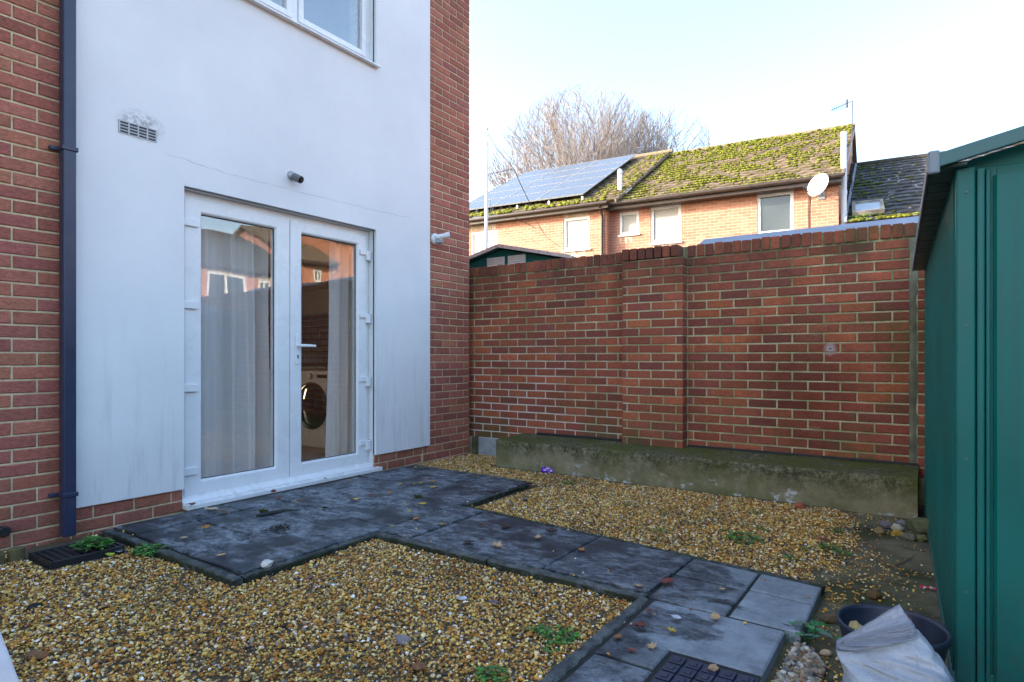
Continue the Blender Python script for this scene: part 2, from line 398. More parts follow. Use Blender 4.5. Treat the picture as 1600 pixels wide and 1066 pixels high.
def steel_mat(name, base, rough=0.28):
    m, nt, b = new_mat(name, base, rough, spec=0.32)
    p = pos(nt)
    n = noise(nt, 2.0, 6, p, 0.6)
    col = mx(nt, mp(nt, n, 0.3, 0.7), tuple(c*0.85 for c in base), tuple(c*1.12 for c in base))
    d = mt(nt, 'MULTIPLY', mp(nt, noise(nt, 55, 5, p, 0.8), 0.68, 0.76), 0.25)
    col = mx(nt, d, col, (0.25, 0.3, 0.3))
    zz = xyz(nt, p)[2]
    dirt = mt(nt, 'MULTIPLY', mp(nt, mt(nt, 'ADD', zz, mt(nt, 'MULTIPLY', noise(nt, 6, 6, p, .7), .35)), .62, .12), mp(nt, noise(nt, 30, 5, p, .75), .35, .6))
    col = mx(nt, mt(nt, 'MULTIPLY', dirt, .55), col, (0.05, 0.065, 0.045))
    run = mt(nt, 'MULTIPLY', mp(nt, noise(nt, 26, 4, scalev(nt, p, (1, 1, .03)), .6), .58, .70), .22); col = mx(nt, run, col, (0.02, 0.07, 0.065))
    L(nt, col, b.inputs['Base Color'])
    L(nt, mp(nt, n, 0.3, 0.7, rough*0.8, rough*1.4), b.inputs['Roughness'])
    L(nt, bump(nt, noise(nt, 5, 2, p), 0.06, 0.02), b.inputs['Normal'])
    return m

def tile_mat(name, c1, c2, fleck=None, fl=0.66):
    m, nt, b = new_mat(name, c1, 0.9, spec=0.25)
    p = pos(nt)
    col = mx(nt, mp(nt, noise(nt, 9, 7, p, 0.7), 0.3, 0.7), c1, c2)
    a = nd(nt, 'ShaderNodeAttribute', {'attribute_name': 'Col'}).outputs['Color']
    col = mx(nt, 1.0, col, a, 'MULTIPLY')
    if fleck: col = mx(nt, mp(nt, noise(nt, 11, 4, scalev(nt, p, (0.5, 1.2, 1.2)), 0.6), fl, fl+0.03), col, fleck)
    L(nt, col, b.inputs['Base Color'])
    L(nt, bump(nt, noise(nt, 60, 5, p, 0.7), 0.5, 0.006), b.inputs['Normal'])
    return m

def solar_mat():
    m, nt, b = new_mat('solar_cells', (0.02, 0.03, 0.06), 0.12, spec=0.5)
    v = objc(nt); x, y, z = xyz(nt, v)
    def grid(s, per, w):
        f = mt(nt, 'FRACT', mt(nt, 'DIVIDE', s, per)); return mt(nt, 'LESS_THAN', f, w)
    g = mt(nt, 'MAXIMUM', grid(x, 0.1235, 0.09), grid(y, 0.1235, 0.09))
    col = mx(nt, mt(nt, 'MULTIPLY', g, 0.4), (0.05, 0.06, 0.08), (0.36, 0.37, 0.38))
    L(nt, col, b.inputs['Base Color'])
    b.inputs['Roughness'].default_value = 0.22
    b.inputs['Coat Weight'].default_value = 0.25; b.inputs['Coat Roughness'].default_value = 0.08
    return m

MAT = {}
MAT['house_brick'] = brick_mat('house_brick'); MAT['garden_brick'] = brick_mat('garden_brick', True)
MAT['house_mortar'] = mortar_mat('house_mortar', (0.60, 0.50, 0.32)); MAT['garden_mortar'] = mortar_mat('garden_mortar', (0.50, 0.46, 0.29), True)
MAT['render'] = render_mat()
MAT['upvc'] = simple('white_upvc', (0.76, 0.77, 0.78), 0.28, var=0.03, vscale=3, grime=((0.66, 0.67, 0.67), 0.04))
MAT['glass'] = glass_mat('door_glass', k=0.85, add=0.15, wob=0.007, wscale=1.6); MAT['glass_up'] = glass_mat('window_glass', k=0.8, add=0.25, wob=0.01)
MAT['rubber'] = simple('dark_seal', (0.02, 0.02, 0.022), 0.6)
MAT['pipe'] = simple('dark_blue_pipe', (0.022, 0.031, 0.068), 0.38, var=0.15, vscale=5, grime=((0.12, 0.13, 0.15), 0.12))
MAT['dark_plastic'] = simple('dark_plastic', (0.015, 0.017, 0.02), 0.45)
MAT['white_plastic'] = simple('white_plastic', (0.74, 0.75, 0.76), 0.35, var=0.05)
MAT['grey_metal'] = simple('grey_metal', (0.35, 0.36, 0.38), 0.4, 0.6)
MAT['chrome'] = simple('chrome', (0.6, 0.6, 0.62), 0.15, 1.0, var=0.03)
MAT['curtain'] = curtain_mat()
MAT['slab'] = slab_mat(); MAT['plinth'] = plinth_mat(); MAT['concrete'] = concrete_ground_mat()
MAT['kerb'] = kerb_mat()
MAT['joint'] = simple('dark_joint', (0.014, 0.016, 0.014), 0.9, var=0.4, vscale=20, bmp=0.5)
MAT['soil'] = simple('gravel_bed', (0.10, 0.075, 0.04), 0.95, var=0.5, vscale=60, bmp=0.9, bscale=120)
MAT['ground'] = simple('ground', (0.09, 0.085, 0.07), 0.95, var=0.4, vscale=2)
MAT['pebble'] = attr_mat('pebble', 0.5, 0.22, 220, 0.15, 400)
MAT['leaf'] = attr_mat('leaf', 0.6, 0.3, 90, 0.25, 200)
MAT['weed'] = attr_mat('weed', 0.5, 0.25, 120, 0.1, 200)
MAT['moss'] = attr_mat('moss', 0.95, 0.35, 40, 0.6, 60, spec=0.1)
MAT['rock'] = attr_mat('rock', 0.85, 0.4, 30, 0.7, 60)
MAT['green'] = steel_mat('green_steel', (0.0, 0.118, 0.112), 0.36); MAT['green_trim'] = steel_mat('green_trim', (0.055, 0.14, 0.15), 0.4)  # trim colour is paler, with the sky's reflection painted in
MAT['trim_grey'] = simple('grey_trim', (0.17, 0.21, 0.26), 0.45, var=0.1)
MAT['dark_green'] = simple('dark_green_soffit', (0.006, 0.042, 0.042), 0.4)
MAT['terr_brick'] = tex_brick_mat('orange_brick', (0.41, 0.175, 0.118), (0.47, 0.23, 0.16), (0.50, 0.39, 0.29))
MAT['terr_brick_side'] = tex_brick_mat('orange_brick_side', (0.40, 0.16, 0.10), (0.46, 0.2, 0.12), (0.45, 0.36, 0.27), axis='yz')
MAT['far_brick'] = tex_brick_mat('red_brick', (0.44, 0.16, 0.09), (0.52, 0.22, 0.13), (0.5, 0.42, 0.33), use_obj=False, axis='yz')
MAT['plain_brick'] = tex_brick_mat('plain_house_brick', (0.33, 0.095, 0.065), (0.27, 0.08, 0.06), (0.36, 0.30, 0.2), use_obj=False, axis='yz')
MAT['cream_brick'] = attr_mat('cream_brick', 0.9, 0.15, 30, 0.3, 80)
MAT['tile'] = tile_mat('brown_roof_tile', (0.115, 0.088, 0.06), (0.19, 0.155, 0.11), (0.5, 0.45, 0.38), 0.70)
MAT['slate'] = tile_mat('grey_roof_tile', (0.035, 0.04, 0.05), (0.085, 0.095, 0.115), (0.42, 0.45, 0.5), 0.63)
MAT['far_tile'] = tile_mat('dark_roof_tile', (0.03, 0.03, 0.028), (0.07, 0.065, 0.055))
MAT['gutter'] = simple('brown_gutter', (0.045, 0.03, 0.022), 0.4)
MAT['solar'] = solar_mat(); MAT['panel_alu'] = simple('panel_aluminium', (0.34, 0.35, 0.37), 0.4, 0.3); MAT['alu'] = simple('aluminium', (0.7, 0.72, 0.74), 0.3, 0.4, var=0.04)
MAT['felt'] = simple('blue_grey_felt', (0.22, 0.26, 0.33), 0.8, var=0.25, vscale=1.5, bmp=0.3, bscale=120, grime=((0.33, 0.36, 0.4), 0.4))
MAT['blind'] = simple('frosted_pane', (0.40, 0.40, 0.38), 0.25, var=0.06, vscale=20)
MAT['dark_pane'] = simple('dark_pane', (0.05, 0.06, 0.06), 0.05, var=0.3, vscale=1, spec=0.9)
MAT['bark'] = simple('pale_bark', (0.25, 0.215, 0.20), 0.9, var=0.3, vscale=3)
MAT['wood_fence'] = simple('brown_fence', (0.06, 0.04, 0.026), 0.85, var=0.3, vscale=4, bmp=0.4, bscale=60)
MAT['room_wall'] = simple('beige_wall', (0.74, 0.68, 0.58), 0.8, var=0.05); MAT['room_floor'] = simple('wood_floor', (0.36, 0.22, 0.13), 0.4, var=0.3, vscale=4)
MAT['cabinet'] = simple('beige_cabinet', (0.68, 0.60, 0.50), 0.35, var=0.04)
MAT['worktop'] = simple('dark_worktop', (0.05, 0.045, 0.04), 0.3, var=0.3, vscale=60)
MAT['splash'] = tex_brick_mat('grey_wall_tiles', (0.36, 0.32, 0.30), (0.30, 0.27, 0.26), (0.10, 0.09, 0.09), use_obj=False, axis='xz')
MAT['appliance'] = simple('white_enamel', (0.82, 0.80, 0.78), 0.25, var=0.03)
MAT['black_glass'] = simple('black_glass', (0.012, 0.016, 0.018), 0.06, var=0.2, spec=0.7)
MAT['cover'] = simple('dark_blue_cover', (0.012, 0.016, 0.045), 0.4, var=0.3, vscale=14, bmp=0.3, bscale=150, grime=((0.06, 0.065, 0.08), 0.3))
MAT['tub'] = simple('navy_plastic', (0.009, 0.017, 0.036), 0.4, var=0.15, vscale=8, grime=((0.08, 0.09, 0.1), 0.2))
MAT['can'] = attr_mat('can_print', 0.25, 0.08, 30, 0.0)
MAT['wood'] = simple('mossy_timber', (0.09, 0.075, 0.03), 0.9, var=0.6, vscale=12, bmp=0.6, bscale=60)
MAT['stick'] = simple('dry_twig', (0.12, 0.09, 0.06), 0.9, var=0.3, vscale=40)
MAT['crack'] = simple('hairline_crack', (0.36, 0.37, 0.39), 0.95)
MAT['cable'] = simple('black_cable', (0.02, 0.02, 0.022), 0.6)

# ------------------------------------------------------------------ bricks laid one by one
def rects(L0, L1, z0, n, bl=0.215, bh=0.065, g=0.01, off=0.0):
    out = []
    for i in range(n):
        z = z0 + i * (bh + g)
        x = L0 - (off if i % 2 else off + (bl + g) / 2)
        while x < L0 - (bl + g): x += bl + g
        while x < L1:
            a, b = max(x, L0), min(x + bl, L1)
            if b - a > 0.018: out.append((a, b, z, z + bh))
            x += bl + g
    return out
def lay(mb, o, u, n, rs, pal, bev=0.005, depth=0.012, jit=0.0015, cv=0.16):
    o, u, n = Vector(o), Vector(u), Vector(n)
    for (a, b, z0, z1) in rs:
        c = R.choice(pal); k = 1 + R.uniform(-cv, cv); c = (c[0]*k, c[1]*k*R.uniform(.94, 1.06), c[2]*k*R.uniform(.92, 1.08))
        f = R.uniform(-jit, jit); tl = R.uniform(-jit, jit)*0.6
        j = lambda: R.uniform(-0.0012, 0.0012)
        P = []
        for (e, d) in ((0, -depth), (0, f-bev), (bev, f)):
            for (x, z, sx, sz) in ((a, z0, 1, 1), (b, z0, -1, 1), (b, z1, -1, -1), (a, z1, 1, -1)):
                p = o + u * (x + sx*e + j()) + n * (d + (tl if z == z1 else 0)); p.z += z + sz*e + j()
                P.append(p)
        fs = [(8, 9, 10, 11)]
        for k2 in range(4):
            q = (k2+1) % 4
            fs += [(k2, q, 4+q, 4+k2), (4+k2, 4+q, 8+q, 8+k2)]
        mb.add(P, fs, c)

HB = [(0.36, 0.125, 0.085), (0.33, 0.11, 0.078), (0.38, 0.14, 0.09), (0.31, 0.105, 0.078), (0.35, 0.12, 0.08)]
GB = [(0.30, 0.085, 0.048), (0.33, 0.095, 0.05), (0.265, 0.076, 0.048), (0.225, 0.066, 0.046), (0.37, 0.105, 0.05), (0.285, 0.08, 0.046)]

# ------------------------------------------------------------------ ground
g = MB(); g.add([(-600, -600, -0.06), (600, -600, -0.06), (600, 600, -0.06), (-600, 600, -0.06)], [(0, 1, 2, 3)])
ob('ground', g, MAT['ground'], kind='structure')
GZ = 0.012                                                   # level of the bed the pebbles lie on
def gz(x, y):
    e = max(0.0, min(1.0, (x + 0.60 + .05*math.sin(y*5.1)) / 0.24))
    return (GZ + 0.012 * mnoise.noise((x*1.7, y*1.7, 0))) * (1-e) - .004*e
g = MB(); n = 60
xs = np.linspace(-4.2, -0.36, n); ys = np.linspace(-1.5, 5.3, n); vv = []; ff = []
for j in range(n):
    for i in range(n):
        vv.append((xs[i], ys[j], gz(xs[i], ys[j])))
for j in range(n-1):
    for i in range(n-1): ff.append((j*n+i, j*n+i+1, (j+1)*n+i+1, (j+1)*n+i))
g.add(vv, ff); ob('gravel_bed', g, MAT['soil'], kind='structure', smooth=True)
g = MB(); n = 24
xs = np.linspace(-0.46, 3.0, n); ys = np.linspace(-1.5, 5.3, n); vv = []; ff = []
for j in range(n):
    for i in range(n): vv.append((xs[i], ys[j], 0.004 + 0.004 * mnoise.noise((xs[i]*3, ys[j]*3, 5))))
for j in range(n-1):
    for i in range(n-1): ff.append((j*n+i, j*n+i+1, (j+1)*n+i+1, (j+1)*n+i))
g.add(vv, ff); ob('concrete_ground', g, MAT['concrete'], kind='structure', smooth=True)

# paving: every slab a thin worn block with dark joints below
PZ = 0.05
def slabs(name, quads, tones):
    m = MB()
    for q, tone in zip(quads, tones):
        q = [Vector((p[0], p[1], 0)) for p in q]; cen = sum(q, Vector()) / len(q)
        dz = R.uniform(-0.003, 0.003); tx, ty = R.uniform(-.003, .003), R.uniform(-.003, .003)
        nn = len(q)
        def ring(ins, z):
            out = []
            for p in q:
                d = (cen - p); d.x = math.copysign(min(ins*1.0, abs(d.x)), d.x); d.y = math.copysign(min(ins, abs(d.y)), d.y)
                w = p + d; out.append((w.x, w.y, z + dz + (w.x-cen.x)*tx*2 + (w.y-cen.y)*ty*2))
            return out
        vs = ring(0.007, 0.0) + ring(0.007, PZ - 0.005) + ring(0.013, PZ)
        fs = [tuple(range(2*nn, 3*nn))]
        for a in (0, nn):
            for k in range(nn): fs.append((a+k, a+(k+1) % nn, a+nn+(k+1) % nn, a+nn+k))
        m.add(vs, fs, tone)
    return ob(name, m, MAT['slab'], kind='structure')
def tone(k=1.0):
    v = R.uniform(0.75, 1.2) * k
    return (0.10*v, 0.118*v, 0.135*v)
Q = []; T = []
def rows(x0, x1, cuts, k=1.0):
    for a, b in zip(cuts[:-1], cuts[1:]): Q.append([(x0, a), (x1, a), (x1, b), (x0, b)]); T.append(tone(k))
rows(-4.00, -3.74, [1.67, 2.33, 2.95, 3.55, 4.19], 1.15)
rows(-3.74, -3.13, [1.66, 2.03, 2.64, 3.26, 3.96, 4.19])
rows(-3.13, -2.66, [1.65, 2.60, 3.24, 3.66, 4.15])
slabs('patio', Q, T)
Q = []; T = []
def back(x): return 3.24 + (x + 2.66) * (2.99 - 3.24) / (2.26)
Q += [[(-2.66, 2.51), (-2.40, 2.50), (-2.40, 2.78), (-2.66, 2.78)], [(-2.66, 2.78), (-2.40, 2.78), (-2.40, back(-2.4)), (-2.66, back(-2.66))]]; T += [tone(), tone()]
Q += [[(-2.40, 2.50), (-1.53, 2.50), (-1.53, back(-1.53)), (-2.40, back(-2.4))]]; T += [tone(0.9)]
Q += [[(-1.53, 2.50), (-0.99, 2.49), (-0.97, back(-.97)), (-1.53, back(-1.53))]]; T += [tone(0.9)]
for (x0, x1, k) in ((-0.98, -0.65, 1.7), (-0.65, -0.38, 2.1)):
    Q += [[(x0, 2.45), (x1, 2.44), (x1, 2.76), (x0, 2.78)], [(x0, 2.78), (x1, 2.76), (x1, back(x1)), (x0, back(x0))]]; T += [tone(k), tone(k)]
Q += [[(-0.95, 2.05), (-0.43, 2.05), (-0.43, 2.44), (-0.95, 2.45)]]; T += [tone(1.9)]
Q += [[(-0.95, 1.89), (-0.73, 1.89), (-0.73, 2.05), (-0.95, 2.05)], [(-0.95, 1.3), (-0.73, 1.3), (-0.73, 1.89), (-0.95, 1.89)], [(-0.73, 0.8), (-0.42, 0.8), (-0.42, 1.50), (-0.73, 1.50)]]; T += [tone(1.5), tone(1.6), tone(1.8)]
slabs('path', Q, T)
g = MB()
for poly in ([(-4.03, 1.6), (-2.64, 1.6), (-2.64, 4.2), (-4.03, 4.2)], [(-2.67, 2.48), (-0.40, 2.45), (-0.40, 3.0), (-2.67, 3.24)], [(-0.97, 0.6), (-0.44, 0.6), (-0.44, 2.47), (-0.97, 2.47)]):
    g.add([(x, y, PZ-0.014 + 0.0007*len(g.v)) for x, y in poly], [(0, 1, 2, 3)])
ob('paving_bed', g, MAT['joint'], kind='structure')
g = MB()
def kerb(p, q, w=0.05, seg=0.9, h=0.0):
    p, q = Vector((*p, 0)), Vector((*q, 0)); d = q - p; Ln = d.length; d.normalize(); nrm = Vector((-d.y, d.x, 0)); k = max(1, round(Ln/seg))
    for i in range(k):
        a, b = p + d*(Ln*i/k + 0.004), p + d*(Ln*(i+1)/k - 0.004); z = PZ + h + R.uniform(-.003, .003)
        sub = 30; vs = []; fs = []
        for j in range(sub + 1):                                 # worn, crumbling arrises
            c = a.lerp(b, j/sub)
            for (o, zz) in ((-w/2, -.05), (-w/2, z-.008), (-w/2+.008, z), (w/2-.008, z), (w/2, z-.008), (w/2, -.05)):
                e = c + nrm*(o + R.uniform(-.005, .004)*(1 if abs(o) > .02 else .3)); vs.append((e.x, e.y, zz + (R.uniform(-.006, .001) if zz > 0 else 0)))
        for j in range(sub):
            for m in range(5): fs.append((j*6+m, j*6+m+1, (j+1)*6+m+1, (j+1)*6+m))
        fs += [(0, 1, 2, 3, 4, 5), tuple(sub*6+m for m in range(6))[::-1]]
        g.add(vs, fs)
kerb((-4.0, 1.635), (-2.60, 1.60)); kerb((-2.63, 1.63), (-2.63, 2.46)); kerb((-2.655, 2.475), (-0.98, 2.455))
kerb((-0.985, 2.43), (-0.985, 0.6)); kerb((-2.64, 3.29), (-2.70, 4.15)); kerb((-2.72, 4.18), (-4.0, 4.22)); kerb((-2.62, back(-2.62)+.035), (-0.38, back(-.38)+.035), h=-.006)
ob('kerb', g, MAT['kerb'], kind='structure', smooth=False)

# ------------------------------------------------------------------ pebbles
def in_paving(x, y):
    return ((x > -4.1) & (x < -2.60) & (y > 1.58) & (y < 4.24)) | ((x > -2.7) & (x < -0.37) & (y > 2.43) & (y < 3.30 - (x + 2.7)*0.106)) | ((x > -1.01) & (x < -0.40) & (y < 2.5))
def pebbles(name, X, Y, Z, sx, flat, cols, seed):
    rg = np.random.default_rng(seed); N = len(X)
    V = np.array(ICO[0], dtype=np.float32); Fc = np.array(ICO[1], dtype=np.int32)
    el = rg.uniform(0.5, 1.0, N); a = rg.uniform(0, 2*np.pi, N); tl = rg.normal(0, .5, N); tb = rg.uniform(0, 6.28, N)
    P = V[None] * (1 + rg.uniform(-.32, .28, (N, 12, 1)))
    P = P * np.stack([sx, sx*el, sx*flat], 1)[:, None, :]
    ct, st = np.cos(tl)[:, None], np.sin(tl)[:, None]
    y2 = P[..., 1]*ct - P[..., 2]*st; z2 = P[..., 1]*st + P[..., 2]*ct
    ca, sa = np.cos(a)[:, None], np.sin(a)[:, None]
    x3 = P[..., 0]*ca - y2*sa; y3 = P[..., 0]*sa + y2*ca
    P = np.stack([x3 + X[:, None], y3 + Y[:, None], z2 + Z[:, None]], -1).astype(np.float32)
    idx = (Fc[None] + (np.arange(N, dtype=np.int32)*12)[:, None, None]).reshape(-1)
    me = bpy.data.meshes.new(name); nv, nf = N*12, N*20
    me.vertices.add(nv); me.vertices.foreach_set('co', P.ravel())
    me.loops.add(nf*3); me.loops.foreach_set('vertex_index', idx)
    me.polygons.add(nf); me.polygons.foreach_set('loop_start', np.arange(0, nf*3, 3, dtype=np.int32)); me.polygons.foreach_set('loop_total', np.full(nf, 3, dtype=np.int32))
    me.polygons.foreach_set('use_smooth', np.zeros(nf, dtype=bool)); me.update(calc_edges=True)
    at = me.color_attributes.new('Col', 'FLOAT_COLOR', 'POINT')
    c4 = np.ones((N, 12, 4), dtype=np.float32); c4[..., :3] = cols[:, None, :]; at.data.foreach_set('color', c4.ravel())
    me.materials.append(MAT['pebble']); o = bpy.data.objects.new(name, me); C.objects.link(o); return o
def peb_cols(rg, N, pal, w):
    pal = np.array(pal); k = rg.choice(len(pal), N, p=np.array(w)/sum(w)); return (pal[k] * rg.uniform(.7, 1.3, (N, 1)) * rg.uniform(.93, 1.07, (N, 3))).astype(np.float32)
PAL = [(0.56, 0.31, 0.05), (0.70, 0.49, 0.14), (0.38, 0.165, 0.028), (0.80, 0.66, 0.36), (0.17, 0.10, 0.04), (0.24, 0.22, 0.17), (0.52, 0.20, 0.032), (0.82, 0.79, 0.73), (0.06, 0.06, 0.06)]
PW = [22, 19, 17, 12, 12, 6, 9, 3.5, 3]
rg = np.random.default_rng(3)
N = 190000
X = rg.uniform(-4.12, -0.3, N); Y = rg.uniform(0.25, 5.2, N)
edge = -0.40 + 0.05*np.sin(Y*5.1) + 0.04*np.sin(Y*13) + rg.normal(0, .035, N)
ok = ~in_paving(X, Y) & (X < edge) & ~((Y > 4.68) & (X > -3.45)) & ~((X < -3.52) & (Y > 1.18) & (Y < 1.56)) & ~((X > -1.0) & (Y < 2.5))
X, Y = X[ok], Y[ok]; N = len(X)
bz = np.array([gz(a, b) for a, b in zip(X, Y)])
sz = np.clip(rg.lognormal(np.log(0.0056), .30, N), .0032, .0125)
dirt = np.array([mnoise.noise((a*1.9, b*1.9, 7)) + .6*mnoise.noise((a*6, b*6, 3)) for a, b in zip(X, Y)])
gc = peb_cols(rg, N, PAL, PW); dk_ = np.clip((dirt - .12)/.5, 0, 1)[:, None]; gc = (gc*(1 - .28*dk_) * np.array([1, 1-.0, 1])).astype(np.float32)
pebbles('gravel', X, Y, bz + rg.uniform(0.001, 0.013, N), sz, rg.uniform(.4, .8, N), gc, 11)
props(bpy.data.objects['gravel'], kind='stuff')
# strays over the concrete and a few on the path
N = 3200
X = rg.uniform(-0.42, 0.02, N); Y = rg.uniform(2.0, 4.7, N)
keep = rg.uniform(0, 1, N) < np.clip(1.0 - (X + .42)*2.1, .1, 1) * (0.25 + 0.75*(np.sin(Y*4.3 + X*3) > 0.0))
keep &= ~((X < -0.36) & (Y > 2.4) & (Y < 3.06))
X, Y = X[keep], Y[keep]; N = len(X)
o = pebbles('loose_gravel', X, Y, np.full(N, 0.009), rg.uniform(.003, .0075, N), np.full(N, .6), peb_cols(rg, N, PAL, PW), 12); props(o, kind='stuff')
X = rg.uniform(-3.9, -.4, 4000); Y = rg.uniform(1.3, 4.2, 4000)
d1 = np.minimum.reduce([np.where(X > -2.75, np.abs(Y-2.47), 9), np.where(X < -2.6, np.abs(X+2.63)+.02, 9), np.where((X > -1.03) & (Y < 2.5), np.abs(X+.98), 9), np.where(X > -2.7, np.abs(Y-3.28+(X+2.7)*.11), 9)])
k = in_paving(X, Y) & (rg.uniform(0, 1, 4000) < .16*np.exp(-d1/.07) + .006) & ~((X > -.74) & (Y < 2.05)); X, Y = X[k], Y[k]; N = len(X)
o = pebbles('stray_pebbles', X, Y, np.full(N, PZ+.004), rg.uniform(.0035, .008, N), np.full(N, .6), peb_cols(rg, N, PAL, PW), 14); props(o, kind='stuff')
N = 900
X = rg.uniform(-0.40, -0.285, N); Y = rg.uniform(1.75, 2.42, N)
k = (X + 0.40) < 0.02 + 0.10*np.clip((Y-1.7)/.25, 0, 1)*np.clip((2.46-Y)/.2, 0, 1) + .01; X, Y = X[k], Y[k]; N = len(X)
o = pebbles('coarse_gravel', X, Y, np.full(N, 0.012) + rg.uniform(0, .012, N), rg.uniform(.008, .016, N), np.full(N, .65), peb_cols(rg, N, [(0.27, 0.21, 0.13), (0.36, 0.32, 0.26), (0.13, 0.13, 0.13), (0.22, 0.14, 0.08), (0.5, 0.47, 0.42)], [3, 3, 3, 2, 2]), 13); props(o, kind='stuff')

# ------------------------------------------------------------------ the house on the left
XB, XR = -4.07, -4.05                                         # brick face, render face
HY0, HY1, HTOP = -7.0, 5.165, 6.6
DY0, DY1, DZ0, DZ1 = 2.109, 3.803, 0.05, 2.19                  # french door opening
UY0, UY1, UZ0, UZ1 = 2.109, 3.803, 3.64, 4.95                    # upper window opening
house = thing('house', 'red brick house with a white rendered panel round white french doors', 'house', (-4.2, 2.0, 0))
m = MB()
xb, xm = -4.40, -4.077
m.box(xb, xm, -1.2, DY0, -0.06, HTOP); m.box(xb, xm, DY1, HY1-.006, -0.06, HTOP)
m.box(xb, xm, DY0, DY1, DZ1, UZ0); m.box(xb, xm, DY0, DY1, UZ1, HTOP); m.box(xb, xm, DY0, DY1, -0.06, 0.02)
ob('wall', m, MAT['house_mortar'], house)
m = MB(); m.box(xb, XB, HY0, -1.205, -0.06, HTOP); m.box(-12, xb-.005, HY0, HY0+.25, -0.06, HTOP); m.box(-12.2, -12, HY0, .9, -0.06, HTOP); m.box(-12.2, -12, 3.3, HY1-.01, -0.06, HTOP); m.box(-12.2, -12, .9, 3.3, -0.06, .85); m.box(-12.2, -12, .9, 3.3, 2.3, HTOP)  # unseen opening in the back wall, added so sun brightens the room
ob('wall', m, MAT['plain_brick'], house)
m = MB(); m.box(-12, xb-.005, 4.92, HY1-.012, -0.06, HTOP)
ob('wall', m, tex_brick_mat('plain_end_brick', (0.33, 0.095, 0.065), (0.27, 0.08, 0.06), (0.36, 0.30, 0.2), use_obj=False, axis='xz'), house)
m = MB()
nc = int((HTOP - 0.0) / 0.075)
lay(m, (XB, 0, 0), (0, 1, 0), (1, 0, 0), rects(-1.2, 1.47, -0.035, nc, off=0.07), HB)
lay(m, (XB, 0, 0), (0, 1, 0), (1, 0, 0), rects(4.44, HY1, -0.035, nc, off=0.045), HB)
lay(m, (XB, 0, 0), (0, 1, 0), (1, 0, 0), rects(1.48, DY0, -0.035, 3, off=0.0), HB)
lay(m, (XB, 0, 0), (0, 1, 0), (1, 0, 0), rects(DY1, 4.43, -0.035, 3, off=0.06), HB)
lay(m, (0, DY1, 0), (1, 0, 0), (0, -1, 0), [(-4.18, -4.075, -0.035+.075*i, -0.035+.075*i+.065) for i in range(3)], HB)
ob('brick_facing', m, MAT['house_brick'], house)
m = MB(); xi = -4.09; RZ0 = 0.19; RY0, RY1 = 1.44, 4.512
m.box(xi, XR, RY0, DY0, RZ0, HTOP); m.box(xi, XR, DY1, RY1, RZ0, HTOP)
m.box(xi, XR, DY0, UY0 if UY0 > DY0 else DY0, DZ1, HTOP)
m.box(xi, XR, DY0, DY1, DZ1, UZ0); m.box(xi, XR, DY0, DY1, UZ1, HTOP)
m.box(-4.2, xi-.001, DY1-.004, DY1+.02, RZ0-.1, DZ1); m.box(-4.2, xi-.001, DY0-.02, DY0+.004, RZ0-.1, DZ1)          # reveals
m.box(-4.2, xi-.001, DY0+.004, DY1-.004, DZ1-.004, DZ1+.02)
m.box(-4.2, xi-.001, UY1-.004, UY1+.02, UZ0, UZ1)
ob('render_panel', m, MAT['render'], house)
m = MB(); m.box(-4.2, xm-.003, DY0-.018, DY1+.018, -0.05, 0.045); ob('threshold', m, MAT['house_mortar'], house)
m = MB()                                                      # hairline crack
pts = [(258, 240), (300, 253), (345, 268), (400, 283), (455, 297), (520, 312), (590, 330), (650, 343)]
pp = []
for (a, b) in zip(pts[:-1], pts[1:]):
    for k in range(7):
        t = k/7; q = on_x(a[0]+(b[0]-a[0])*t, a[1]+(b[1]-a[1])*t, XR); pp.append(q + Vector((0.0002, 0, R.uniform(-.005, .005))))
m.tube(pp, [R.uniform(.0003, .0013) for _ in pp], 5); ob('crack', m, MAT['crack'], house)
m = MB(); m.prism([(-3.75, HTOP-.05), (-8.1, 9.2), (-12.6, HTOP-.05), (-12.6, HTOP+.1), (-8.1, 9.4), (-3.75, HTOP+.12)], 'y', HY0-.2, HY1+.2)
ob('roof', m, MAT['far_tile'], house)
# drainpipe
dp = MB(); dp.box(-4.048, -3.984, 1.405, 1.470, 0.05, HTOP-.05)
dpo = ob('drainpipe', dp, MAT['pipe'], house, bevel=0.008)
for z in (0.285, 2.232, 4.2):
    m = MB(); m.box(-4.05, -3.977, 1.398, 1.477, z-.012, z+.012); m.box(-4.068, -4.04, 1.36, 1.4, z-.011, z+.011)
    m.tube([(-4.05, 1.372, z), (-4.035, 1.372, z)], 0.011, 10); ob('pipe_clip', m, MAT['pipe'], dpo, bevel=0.003)
# air brick
vent = MB(); vy0, vy1, vz0, vz1 = 1.713, 1.935, 2.420, 2.500
vent.box(XR-.02, XR+.0012, vy0, vy1, vz0, vz1); vo = ob('air_vent', vent, MAT['dark_plastic'], house)
m = MB()
for k in range(5): z = vz0 + k*(vz1-vz0-.006)/4; m.box(XR-.011, XR+.004, vy0, vy1, z, z+.006)
for k in range(5): y = vy0 + k*(vy1-vy0-.008)/4; m.box(XR-.011, XR+.005, y, y+.008, vz0, vz1)
ob('grille', m, simple('grimy_plastic', (.45, .46, .47), .5, var=.2, vscale=20), vo)
